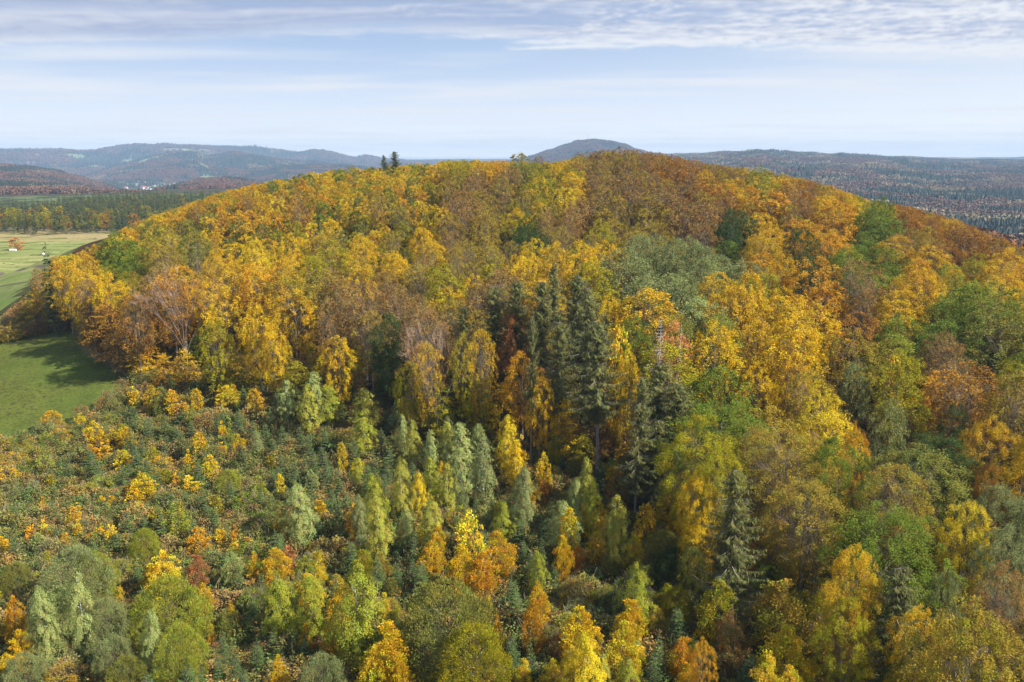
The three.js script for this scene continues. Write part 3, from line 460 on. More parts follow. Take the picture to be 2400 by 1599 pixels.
hero('beech', 'amber', 1265, 870, 18, 70, { where: ED }); hero('understory', 'yellowgreen', 1120, 880, 13, 90, { where: ED }); hero('beech', 'gold', 1430, 690, 21, 80, { where: ED }); hero('understory', 'amber', 1180, 900, 11, 80, { where: ED }); hero('thin', 'amber', 1000, 800, 20, 75, { where: ED }); hero('understory', 'gold', 1470, 930, 12, 60, { where: ED });
hero('understory', 'yellowgreen', 1030, 900, 12, 95, { where: ED });
hero('understory', 'gold', 1335, 870, 14, 75, { where: ED }); hero('understory', 'gold', 1320, 940, 12, 85, { where: ED });
hero('beech', 'gold', 1475, 830, 21, 75, { where: ED, label: 'narrow golden beech between the spruces' });
hero('maple', 'bright', 1450, 768, 21, 75, { where: ED, label: 'bright yellow maple beside the tall spruce' });
hero('oak', 'green', 1490, 745, 20, 90, { where: ED }); hero('beech', 'salmon', 1580, 760, 21, 85, { where: ED, label: 'salmon orange crown behind the dead spruce' });
hero('beech', 'russet', 1205, 735, 22, 100, { where: ED, label: 'russet red crown among the dark spruces' });
hero('beech', 'orange', 1225, 830, 18, 100, { where: ED }); hero('thin', 'amber', 1130, 770, 22, 80, { where: ED }); hero('beech', 'yellowgreen', 1085, 780, 19, 60, { where: ED });
hero('oak', 'green', 1690, 860, 20, 165, { v: 0, where: WD, label: 'large dark green rounded oak beside the spruces' });
hero('oak', 'sage', 1530, 552, 21, 120, { v: 1, where: 'on the hill' }); hero('oak', 'sage', 1640, 575, 21, 130, { v: 2, where: 'on the hill' }); hero('oak', 'sage', 1520, 650, 20, 120, { v: 0, where: 'on the hill' }); hero('oak', 'sage', 1600, 640, 20, 110, { v: 1 }); hero('oak', 'silver', 1650, 700, 19, 150, { v: 2 }); hero('oak', 'lime', 1690, 740, 19, 120, { v: 0 }); hero('oak', 'sage', 1585, 560, 22, 100, { v: 2 });
hero('oak', 'darkgreen', 1715, 490, 20, 62, { v: 2 }); hero('oak', 'darkgreen', 1880, 535, 20, 95, { v: 0 }); hero('oak', 'green', 1985, 585, 19, 125, { v: 1 }); hero('oak', 'green', 2005, 625, 18, 110, { v: 2 }); hero('oak', 'green', 2085, 530, 17, 45, { v: 1 });
hero('oak', 'green', 2115, 740, 18, 135, { v: 1, label: 'domed green oak above a yellow-green one on the hill flank' }); hero('oak', 'lime', 2095, 785, 17, 150, { v: 2 }); hero('oak', 'green', 2220, 700, 18, 120, { v: 0 }); hero('oak', 'lime', 2225, 620, 18, 90, { v: 2 }); hero('oak', 'lime', 2290, 660, 18, 110, { v: 1 });
hero('maple', 'bright', 2098, 838, 15, 75, { label: 'bright yellow tree in front of the yellow-green oak' });
hero('thin', 'brown', 2215, 780, 18, 100); hero('thin', 'amber', 2100, 650, 18, 70);
hero('beech', 'gold', 1360, 565, 22, 110); hero('beech', 'gold', 1240, 585, 22, 105); hero('beech', 'amber', 1310, 600, 21, 90);
hero('thin', 'olivebrown', 1065, 570, 24, 50, { label: 'tall thin-crowned tree on a straight stem over the hill canopy' });
// skyline of the hill
hero('young', 'yellowgreen', 1215, 355, 24, 52, { D: 400, label: 'tall yellow-green tree standing above the ridge line' }); hero('thin', 'brown', 1264, 364, 20, 36, { D: 430, label: 'small brown tree above the ridge line' });
hero('spruce', 'pine', 924, 354, 22, 48, { v: 2, lod: 1, D: 425, label: 'broad dark conifer above the ridge line' }); hero('spruce', 'pine', 899, 362, 21, 28, { v: 1, lod: 1, D: 425, label: 'slim dark conifer above the ridge line' });
for (const [x, y, w] of [[1375, 355, 80], [1410, 350, 70], [1455, 345, 90], [1500, 352, 80], [1545, 362, 70], [1620, 372, 70]]) hero('thin', x > 1480 ? 'rust' : 'brown', x, y, 22, w, { D: 385, where: 'on the hilltop' });
// left corner of the wood
hero('farconifer', 'pine', 105, 570, 25, 64, { label: 'dark spruce at the meadow corner of the wood' }); hero('thin', 'brown', 85, 628, 17, 40, { label: 'grey-brown twiggy tree beside the dark spruce at the meadow corner' });
for (const [k, c, x, y, h, w] of [['beech', 'amber', 150, 608, 20, 90], ['beech', 'amber', 190, 590, 18, 80], ['oak', 'green', 290, 562, 17, 90], ['thin', 'olivebrown', 130, 660, 13, 90], ['understory', 'yellowgreen', 140, 690, 9, 75], ['understory', 'olivebrown', 80, 680, 11, 70], ['beech', 'gold', 255, 642, 20, 85], ['thin', 'brown', 230, 690, 14, 110], ['understory', 'rust', 250, 715, 14, 120], ['thin', 'rust', 310, 690, 20, 110], ['understory', 'brown', 290, 750, 13, 110], ['understory', 'amber', 335, 795, 9, 80], ['beech', 'yellowgreen', 500, 745, 18, 80], ['thin', 'brown', 205, 655, 18, 80], ['beech', 'gold', 600, 720, 20, 80], ['beech', 'gold', 640, 760, 17, 70], ['understory', 'amber', 430, 820, 9, 70], ['understory', 'orange', 380, 830, 9, 70], ['understory', 'yellowgreen', 560, 840, 9, 90], ['understory', 'yellowgreen', 690, 850, 9, 90], ['oak', 'darkgreen', 905, 735, 20, 95], ['oak', 'darkgreen', 920, 800, 15, 90], ['thin', 'brown', 800, 650, 21, 90], ['thin', 'brown', 770, 700, 20, 80], ['thin', 'brown', 980, 690, 22, 100], ['beech', 'gold', 790, 790, 16, 90], ['beech', 'yellowgreen', 960, 850, 15, 70]]) hero(k, c, x, y, h, w, { where: ED });
// mixed wood at the lower right
for (const [k, c, x, y, h, w, v] of [
  ['beech', 'yellowgreen', 1690, 1040, 20, 120, 0], ['beech', 'gold', 1640, 1100, 17, 95, 1], ['understory', 'gold', 1640, 1200, 12, 90, 0], ['thin', 'olivebrown', 1850, 1015, 20, 230, 0], ['oak', 'green', 1975, 1030, 20, 170, 2], ['thin', 'olivebrown', 1900, 1130, 17, 210, 1], ['beech', 'olive', 2160, 1045, 19, 230, 1], ['oak', 'green', 2095, 1192, 18, 260, 1],
  ['beech', 'yellow', 2275, 1175, 17, 130, 2], ['beech', 'amber', 2005, 1275, 18, 125, 0], ['beech', 'yellowgreen', 1990, 1410, 14, 130, 2], ['maple', 'yellowgreen', 1685, 1372, 9, 110, 0], ['bush', 'brown', 1715, 1440, 7, 80, 1], ['maple', 'olivebrown', 1835, 1365, 10, 140, 1], ['beech', 'amber', 2170, 1430, 15, 130, 1], ['beech', 'yellowgreen', 2270, 1450, 15, 170, 0], ['maple', 'yellow', 1850, 1478, 9, 130, 2], ['maple', 'bright', 1800, 1535, 9, 80, 0], ['maple', 'bright', 1850, 1560, 8, 70, 1], ['thin', 'brown', 2360, 1330, 16, 150, 2], ['oak', 'sage', 2340, 1140, 17, 150, 0], ['oak', 'sage', 2370, 1240, 16, 140, 2], ['oak', 'sage', 2220, 1330, 13, 80, 1], ['thin', 'brown', 2330, 1440, 15, 120, 0], ['oak', 'green', 2150, 1500, 11, 110, 2], ['thin', 'olivebrown', 1780, 1000, 19, 130, 2], ['beech', 'orange', 2010, 990, 19, 70, 1], ['beech', 'yellow', 1930, 900, 19, 110, 0], ['oak', 'sage', 2090, 940, 18, 90, 0], ['beech', 'orange', 2240, 870, 18, 170, 2], ['thin', 'olivebrown', 1900, 870, 18, 120, 1], ['oak', 'sage', 2010, 850, 17, 80, 2], ['oak', 'darkgreen', 2240, 945, 18, 60, 0], ['beech', 'amber', 2330, 980, 18, 130, 1], ['beech', 'rust', 2315, 1085, 17, 70, 2], ['oak', 'green', 1800, 1330, 6, 100, 0], ['understory', 'rust', 1760, 1310, 6, 70, 0], ['beech', 'orange', 1650, 1500, 9, 60, 1],
  ['beech', 'gold', 1755, 640, 20, 110, 0], ['beech', 'amber', 1830, 590, 20, 90, 1], ['beech', 'gold', 1790, 700, 19, 100, 2], ['beech', 'gold', 1880, 760, 18, 100, 0], ['beech', 'orange', 1940, 660, 19, 110, 1], ['beech', 'rust', 2010, 730, 18, 140, 2], ['thin', 'brown', 2030, 680, 18, 80, 0], ['beech', 'gold', 1860, 830, 18, 80, 1], ['beech', 'gold', 1780, 850, 18, 90, 2], ['beech', 'orange', 1800, 440, 20, 120, 0], ['beech', 'orange', 1960, 470, 20, 110, 1], ['oak', 'green', 2070, 465, 19, 65, 1], ['beech', 'rust', 2130, 490, 19, 90, 2], ['beech', 'lime', 1780, 390, 21, 65, 1], ['beech', 'orange', 1930, 530, 19, 110, 0], ['beech', 'rust', 1860, 420, 21, 90, 2]]) hero(k, c, x, y, h, w, { v, where: x < 2060 && y < 700 || y < 780 ? 'on the hill flank' : WD });
// plantation: birches, willows, maples and saplings
for (const [x, y, h, w, c, v] of [[735, 868, 12, 52, 'silver', 0], [720, 900, 11, 50, 'birchleaf', 1], [668, 893, 9, 50, 'silver', 2], [855, 908, 10, 62, 'birchleaf', 1], [765, 905, 9, 60, 'lime', 2], [942, 970, 9, 34, 'silver', 0], [965, 985, 9, 34, 'birchleaf', 1], [1010, 1010, 9, 40, 'silver', 2], [1132, 1015, 13, 58, 'sage', 0], [1190, 970, 12, 55, 'yellow', 1], [1210, 1035, 9, 55, 'gold', 2], [1075, 1048, 11, 48, 'silver', 1], [1045, 1085, 10, 45, 'birchleaf', 2], [1005, 1070, 10, 48, 'lime', 0], [938, 1068, 12, 52, 'birchleaf', 1], [980, 1108, 9, 42, 'yellow', 2], [868, 1108, 11, 60, 'lime', 0], [878, 1155, 11, 60, 'birchleaf', 1], [840, 1160, 9, 44, 'sage', 2], [1228, 1088, 12, 56, 'sage', 0], [1375, 1072, 11, 40, 'birchleaf', 2], [1352, 1118, 11, 44, 'silver', 0], [1390, 1125, 11, 48, 'lime', 1], [1445, 1162, 12, 66, 'birchleaf', 2], [1260, 1290, 7, 40, 'lime', 0], [1050, 975, 9, 34, 'sage', 1], [600, 1010, 6, 30, 'sage', 2], [835, 1325, 13, 110, 'lime', 1], [350, 1425, 10, 60, 'silver', 0], [85, 1370, 11, 60, 'silver', 1], [175, 1330, 12, 70, 'silver', 2], [1290, 940, 8, 36, 'sage', 1]]) hero('birch', c, x, y, h, w * 1.2, { v, where: PL });
for (const [x, y, h, w, c, v] of [[165, 1292, 10, 170, 'sage', 0], [130, 1385, 9, 130, 'silver', 1], [385, 1365, 9, 190, 'lime', 2], [415, 1470, 8, 130, 'lime', 0], [335, 1243, 5.5, 80, 'lime', 1], [1040, 1372, 11, 235, 'olive', 2], [985, 1440, 8, 130, 'sage', 0], [1110, 1475, 9, 190, 'yellowgreen', 1], [245, 1410, 8, 110, 'sage', 2], [265, 1490, 7, 100, 'sage', 0], [290, 1545, 6, 110, 'olive', 1], [50, 1540, 6, 110, 'sage', 2], [750, 1540, 7, 130, 'sage', 1], [530, 1105, 5, 62, 'lime', 0], [1560, 1250, 7, 120, 'olive', 2], [1580, 1290, 7, 110, 'darkgreen', 0], [1625, 1285, 8, 90, 'olive', 1], [215, 1300, 8, 100, 'lime', 1], [1070, 1135, 6, 60, 'sage', 1], [1590, 1375, 6, 80, 'yellowgreen', 2], [30, 1320, 5, 80, 'olive', 0]]) hero('willow', c, x, y, h, w, { v, where: PL });
for (const [x, y, h, w, c] of [[1100, 1198, 9, 75, 'bright'], [1080, 1280, 8, 80, 'gold'], [1165, 1245, 8, 85, 'amber'], [1130, 1300, 7, 80, 'orange'], [1025, 1235, 7, 45, 'gold'], [1010, 1275, 6, 70, 'amber'], [1335, 1195, 9, 60, 'yellow'], [1320, 1260, 7, 50, 'gold'], [1400, 1180, 8, 60, 'amber'], [1400, 1250, 6, 60, 'gold'], [1515, 1185, 9, 62, 'gold'], [1485, 1250, 7, 55, 'yellow'], [1450, 1110, 8, 60, 'brown'], [1360, 1430, 8, 100, 'gold'], [1250, 1400, 8, 55, 'orange'], [1265, 1370, 7, 60, 'amber'], [1480, 1412, 7, 85, 'gold'], [1465, 1470, 8, 95, 'yellow'], [1605, 1500, 6, 75, 'orange'], [1610, 1560, 5, 50, 'gold'], [910, 1465, 9, 100, 'gold'], [875, 1520, 7, 80, 'yellow'], [935, 1540, 6, 70, 'gold'], [1228, 1553, 4.5, 45, 'bright'], [1295, 1550, 5, 70, 'yellow'], [650, 1545, 5.5, 50, 'gold'], [720, 1345, 6.5, 75, 'gold'], [800, 1365, 8, 70, 'gold'], [780, 1450, 6, 60, 'amber'], [380, 1298, 7.5, 85, 'bright'], [455, 1305, 6, 62, 'russet'], [475, 1370, 5, 55, 'amber'], [30, 1400, 8, 50, 'orange'], [45, 1480, 6, 60, 'gold'], [530, 905, 5.5, 62, 'yellow'], [545, 905, 5, 40, 'bright'], [460, 1240, 5, 65, 'orange'], [1190, 1020, 7, 50, 'gold'], [1275, 1060, 8, 40, 'gold'], [1370, 1180, 6, 40, 'gold'], [1300, 1020, 7, 40, 'yellowgreen'], [800, 1040, 6, 30, 'yellow'], [850, 1290, 6, 60, 'yellowgreen'], [890, 1300, 5, 60, 'olivebrown'], [830, 1180, 7, 50, 'orange'], [750, 1330, 4, 40, 'yellow'], [1540, 1430, 5, 60, 'olivebrown'], [1240, 1130, 6, 60, 'amber'], [1165, 1180, 5, 40, 'yellowgreen'], [260, 1010, 4, 62, 'amber'], [210, 1045, 4, 50, 'orange'], [120, 965, 4, 55, 'amber'], [660, 1210, 5, 60, 'olivebrown'], [1565, 1370, 5, 70, 'yellowgreen'], [1440, 1320, 3.5, 40, 'olive']]) hero('maple', c, x, y, h, w, { where: PL });
for (const [x, y, h, w, c] of [[310, 908, 5.5, 34, 'gold'], [400, 912, 6.5, 36, 'amber'], [518, 990, 5, 24, 'gold'], [520, 1040, 4, 28, 'amber'], [438, 1055, 5, 26, 'gold'], [455, 1075, 3.5, 26, 'gold'], [440, 1115, 4.5, 36, 'bright'], [460, 1130, 3.5, 36, 'yellow'], [655, 1110, 5, 26, 'yellow'], [310, 1140, 4.5, 36, 'gold'], [325, 1170, 3.5, 26, 'gold'], [97, 1165, 3.5, 24, 'amber'], [100, 1220, 4, 26, 'bright'], [180, 1220, 4, 26, 'gold'], [235, 1230, 4, 36, 'amber'], [258, 1228, 4.5, 36, 'bright'], [70, 1235, 3.5, 40, 'orange'], [515, 1235, 4, 30, 'gold'], [548, 1230, 4.5, 26, 'orange'], [550, 1265, 3.5, 34, 'yellow'], [593, 1298, 5.5, 36, 'gold'], [750, 1170, 4.5, 32, 'gold'], [745, 1280, 5, 40, 'yellow'], [410, 1105, 4.5, 26, 'amber'], [380, 1140, 3, 22, 'orange'], [365, 1190, 4, 40, 'yellowgreen'], [240, 1040, 4, 40, 'amber'], [260, 1160, 3.5, 30, 'amber'], [985, 1245, 4, 24, 'gold'], [940, 1225, 4.5, 24, 'orange'], [825, 1245, 5, 26, 'orange'], [845, 1190, 4, 18, 'orange'], [1145, 1395, 5, 24, 'gold'], [1165, 1440, 5, 26, 'orange'], [985, 1320, 4, 12, 'gold'], [1080, 1355, 3.5, 12, 'yellow'], [1035, 1080, 5, 22, 'gold'], [1090, 1030, 5, 26, 'gold'], [1285, 1120, 5, 24, 'orange'], [1010, 1220, 3, 20, 'gold'], [565, 1160, 3, 24, 'yellow'], [610, 1180, 3, 24, 'amber'], [700, 1180, 3, 24, 'orange'], [150, 1250, 3, 26, 'amber'], [210, 1250, 3, 26, 'orange'], [280, 1375, 3, 20, 'yellow'], [560, 1440, 3.5, 22, 'orange'], [540, 1410, 3.5, 24, 'amber'], [490, 1460, 3.5, 24, 'orange'], [900, 1395, 5, 30, 'yellow'], [1345, 1500, 4, 24, 'amber'], [1270, 1120, 6, 36, 'rust'], [1352, 1275, 5.5, 42, 'rust'], [675, 1278, 5, 40, 'russet'], [715, 1455, 5, 42, 'amber'], [180, 1180, 3, 22, 'gold'], [120, 1190, 3, 20, 'amber'], [295, 1225, 3, 22, 'amber'], [420, 1190, 3, 22, 'amber'], [640, 1400, 4, 30, 'amber']]) hero('sapling', c, x, y, h, w, { where: PL });
for (const [x, y, h, w] of [[315, 985, 4.5, 46], [345, 990, 4.5, 46], [385, 985, 4.5, 46], [410, 1000, 4, 46], [330, 1030, 4.5, 44], [390, 1020, 4, 44], [590, 985, 5, 44], [620, 995, 5.5, 46], [660, 1000, 5.5, 46], [700, 1000, 5.5, 46], [640, 1030, 5, 40], [760, 1010, 5, 50], [730, 1060, 6, 54], [760, 1060, 7, 56], [725, 1105, 7.5, 48], [765, 1085, 7, 50], [790, 1100, 6, 50], [470, 1145, 5, 60], [500, 1190, 4.5, 60], [480, 1180, 4, 60], [610, 1150, 5, 56], [635, 1160, 4.5, 52], [700, 1130, 7, 44], [745, 1205, 5, 46], [720, 1170, 6, 60], [310, 1195, 3.5, 70], [335, 1210, 3.5, 60], [610, 1345, 5, 50], [690, 1385, 5, 40], [970, 1255, 6, 44], [965, 1310, 5, 50], [1075, 1240, 4.5, 44], [930, 1320, 5, 40], [1150, 1170, 5.5, 44], [1145, 1200, 5, 50], [1250, 1245, 5, 44], [1270, 1255, 6, 32], [1275, 1215, 6, 60], [1290, 1180, 5, 60], [1500, 1105, 6, 60], [1480, 1130, 6, 50], [1350, 1240, 5, 50], [1300, 1325, 3.5, 40], [1545, 1480, 7, 60], [1530, 1520, 6, 60], [1245, 1510, 6, 54], [520, 1480, 5.5, 60], [550, 1530, 5, 60], [600, 1500, 5, 64], [640, 1480, 5, 60], [510, 1540, 4.5, 60], [570, 1570, 4.5, 60], [470, 1560, 4, 60], [560, 1340, 4, 40], [900, 1110, 6, 50], [940, 1180, 5, 50], [1080, 1160, 5, 50], [1100, 1100, 5, 46], [790, 1180, 5, 44], [800, 1220, 5, 44], [310, 950, 4, 46], [425, 960, 4, 44], [470, 1000, 4, 40], [520, 970, 4, 46], [560, 960, 4.5, 46], [655, 1250, 4.5, 50], [700, 1330, 4.5, 40], [430, 1150, 4, 46], [640, 1100, 5, 40], [690, 1080, 6, 44], [570, 1060, 4, 40], [830, 1030, 6, 44], [875, 1060, 6, 44], [1000, 1170, 5, 44], [1410, 1100, 6, 44], [1200, 1180, 5, 44], [1540, 1130, 6, 54], [1460, 1180, 5, 40], [890, 1240, 5, 44], [1440, 1380, 4.5, 40], [1640, 1310, 6, 60], [450, 1420, 4, 40], [220, 1280, 3.5, 44], [270, 1250, 3.5, 60], [400, 1180, 3.5, 50]]) hero('youngspruce', 'bluespruce', x, y, h, w, { where: PL });
// meadow beyond the wood
hero('maple', 'salmon', 34, 557, 7.5, 34, { label: 'small orange tree standing alone in the meadow', where: 'in the meadow' });
for (const [x, y] of [[5, 775], [30, 772], [58, 765], [85, 760], [112, 752], [150, 748], [-25, 782], [-60, 790]]) hero('bush', x > 60 ? 'brown' : 'olivebrown', x, y - 10, 4.2, 56, { where: 'in the hedge between pasture and meadow' });
for (const [x, y, c] of [[250, 915, 'brown'], [190, 950, 'brown'], [130, 975, 'olivebrown'], [240, 935, 'rust'], [285, 890, 'brown']]) hero('bush', c, x, y, 3.5, 40, { where: 'along the pasture edge' });

// ---------------------------------------------------------------- the rest of the wood, filled in by what grows where
const CELLS = ['OOOOOOOOGGYGGYOYGBBRRBBRRRRRRR', 'OOOOOOOOOGGYGBBYGBBBROYROYRRRR', 'OOOOYYGGYGGYGTVKTVVBBKGOOERRRR', 'OOOEVYOGOYGGBVVGOGSSSSOKEEOOYO', 'BBGBTOGOVBOBVGBGOYSSSGGOETOLLY', 'BRRRTOGOOBTKBBORCCOYLLGYROEELY', 'BBBRORYYGBGKBYRCCCGCYGYGGLLTYE', 'BBBROOYYYBYKYYOCCCGCEEGBVSGTOB', 'YYYYYYYYYYYYYYYCCCCCEEBOGLSKOB', 'YYYYYYYYYYYYYYYYYYYYGYBBEOVVSG', 'YYYYYYYYYYYYYYYYYYYYGGBBEBVOBS', 'YYYYYYYYYYYYYYYYYYYYGGBBEEEYGS', 'YYYYYYYYYYYYYYYYYYYYSYEEGEESST', 'YYYYYYYYYYYYYYYYYYYYYYVVGGEETB', 'YYYYYYYYYYYYYYYYYYYYBRVYGGEVVB', 'YYYYYYYYYYYYYYYYYYYYOYGGBBEVVB'];
const MIX = {
  G: [['beech', 'gold', 5], ['beech', 'amber', 3], ['beech', 'yellow', 2], ['beech', 'yellowgreen', 2]], Y: [['beech', 'yellowgreen', 5], ['beech', 'gold', 3], ['beech', 'olive', 2], ['thin', 'olivebrown', 1]],
  O: [['beech', 'orange', 3], ['beech', 'amber', 4], ['beech', 'gold', 2], ['beech', 'olivebrown', 2], ['thin', 'rust', 1]], R: [['beech', 'rust', 4], ['beech', 'orange', 1], ['thin', 'rust', 2], ['thin', 'brown', 2], ['beech', 'olivebrown', 2], ['beech', 'amber', 1]],
  B: [['thin', 'brown', 5], ['thin', 'olivebrown', 3], ['beech', 'olivebrown', 2]], T: [['thin', 'brown', 6], ['thin', 'olivebrown', 2]], V: [['thin', 'olivebrown', 4], ['beech', 'olivebrown', 3], ['beech', 'yellowgreen', 2]],
  E: [['oak', 'green', 5], ['oak', 'lime', 1], ['beech', 'yellowgreen', 1]], K: [['oak', 'darkgreen', 4], ['oak', 'green', 2]], S: [['oak', 'sage', 5], ['oak', 'silver', 1]], L: [['oak', 'lime', 4], ['beech', 'yellowgreen', 2], ['oak', 'green', 1]], C: [['spruce', 'spruce', 3], ['beech', 'gold', 2], ['beech', 'yellowgreen', 2], ['oak', 'green', 1]],
};
const SKY = [[0, 800], [40, 760], [60, 690], [75, 645], [110, 605], [180, 588], [230, 562], [260, 545], [330, 515], [400, 492], [500, 455], [600, 430], [700, 410], [800, 395], [900, 385], [1000, 380], [1100, 378], [1200, 380], [1300, 383], [1360, 368], [1450, 350], [1550, 362], [1650, 383], [1750, 395], [1850, 410], [1950, 435], [2050, 472], [2150, 488], [2250, 515], [2330, 545], [2400, 575], [2600, 650]];   // top of the canopy in the photograph
const pick = (list, r) => { let s = 0; for (const q of list) s += q[2]; let t = r() * s; for (const q of list) if ((t -= q[2]) <= 0) return q; return list[0]; };
const gridMap = new Map(), gk = (x, z) => Math.floor(x / 6) * 10000 + Math.floor(z / 6);
const addGrid = (x, z, rad) => { const k = gk(x, z); if (!gridMap.has(k)) gridMap.set(k, []); gridMap.get(k).push([x, z, rad]); };
function free(x, z, rad) { for (let i = -2; i <= 2; i++) for (let j = -2; j <= 2; j++) for (const [a, b, q] of gridMap.get(gk(x + i * 6, z + j * 6)) ?? []) if (Math.hypot(a - x, b - z) < (rad + q)) return false; return true; }
for (const t of trees) addGrid(t.x, t.z, Math.min(5.5, SHAPE_R[t.kind] * t.h / SHAPE_H[t.kind] * t.w * 0.72));
{
  const r = rng32(2024); let z85 = 1;
  for (let k = 0; k < 130000; k++) {
    const x = -300 + 720 * r(), z = -18 - 640 * r();
    if (Math.abs(x) > -z * 0.72 + (x > 0 ? 45 : 14) || !inPoly(x, z, forestPoly)) continue;
    const y = ground(x, z), [px, py] = toPx(x, y + 16, z), young = px < 1030 && py < 660 && z < -225 && x < 0;
    const q = hillQ(x, z); if (z < -560) { if (toPx(x, y + 14, z)[1] > 800) continue; }
    const big = !young && z < -150 && px > 1340, rad = young ? 2.3 : z > -150 ? 4.2 : big ? 4.1 : 3.3;
    if (!free(x, z, rad)) continue;
    { let hid = false; const ty = y + (young ? 12 : 18); for (let t = 0.45; t < 0.93; t += 0.03) { const gx = x * t, gz = z * t; if (inPoly(gx, gz, forestPoly) && ground(gx, gz) + (young ? 8 : 13) > lerp(CAM_Y, ty, t) + 1.5) { hid = true; break; } } if (hid) continue; }
    const row = clamp(Math.floor(py / 80) - 4, 0, 15), c = CELLS[row][clamp(Math.floor(px / 80), 0, 29)];
    let [kind, col] = pick(MIX[c === 'C' && px > 1430 ? 'Y' : c], r);
    if (z > -85) z85 = 0.72; else z85 = 1;
    if (z > -85 && (col === 'gold' || col === 'yellow')) col = 'yellowgreen';
    if (young) { const q9 = r(); if (q9 < 0.13) col = 'olive'; else if (q9 < 0.2) col = 'green'; else if (q9 < 0.3) col = 'orange'; else if (q9 < 0.36) col = 'yellow'; else if (q9 < 0.46) col = 'yellowgreen'; if (kind === 'beech' || kind === 'thin' && r() < 0.6) kind = 'young'; }
    let h; const sl = z < -190 ? 0.86 : 1, h0 = kind === 'young' ? 8.5 + 4.5 * r() : kind === 'thin' ? (17 + 6 * r()) * sl : kind === 'oak' ? (15.5 + 6 * r()) * sl : kind === 'spruce' ? 22 + 6 * r() : (16.5 + 6 * r()) * sl;
    { const lim = (p) => { let j = 1; while (j < SKY.length - 1 && SKY[j][0] < p) j++; const [a, b] = SKY[j - 1], [c2, d] = SKY[j]; return lerp(b, d, clamp((p - a) / (c2 - a))); }; let ok = false; const rp = 2.6 * FOCAL / -z;
      for (const f of [1, 0.86, 0.73, 0.62]) { const [sx, sy] = toPx(x, y + h0 * f, z); if (sy > lim(sx + (sx < 900 ? -rp : sx > 1600 ? rp : 0)) - 5 || -z < 130) { h = h0 * f; ok = true; break; } }
      if (!ok) continue; }
    const edge = !inPoly(x, z + 9, forestPoly) || !inPoly(x - 6, z + 6, forestPoly);
    addGrid(x, z, rad);
    plant(kind, col, x, z, h, { w: ((kind === 'young' ? 0.86 : big ? 0.98 : z < -190 ? 0.78 : 0.84) + 0.24 * r()) * z85, where: q < 0.4 ? 'on the hilltop' : z > -165 && x > 10 ? WD : edge ? ED : x < 30 ? 'on the slope above the meadow' : 'on the hill flank' });
  }
  // low growth along the edge of the wood
  for (let k = 0; k < 3500; k++) {
    const j = Math.floor(r() * (frontEdge.length - 1)), [ax, az] = frontEdge[j], [bx, bz] = frontEdge[j + 1], t = r(), x = lerp(ax, bx, t) + (r() - 0.35) * 6, z = lerp(az, bz, t) + (r() - 0.7) * 8;
    if (inPoly(x, z, nearField) || !free(x, z, 0.75)) continue; addGrid(x, z, 0.75);
    plant(r() < 0.6 ? 'understory' : 'bush', pick([['', 'yellowgreen', 4], ['', 'amber', 2], ['', 'olivebrown', 3], ['', 'green', 2], ['', 'brown', 2]], r)[1], x, z, 3 + 5 * r(), { where: ED });
  }
}
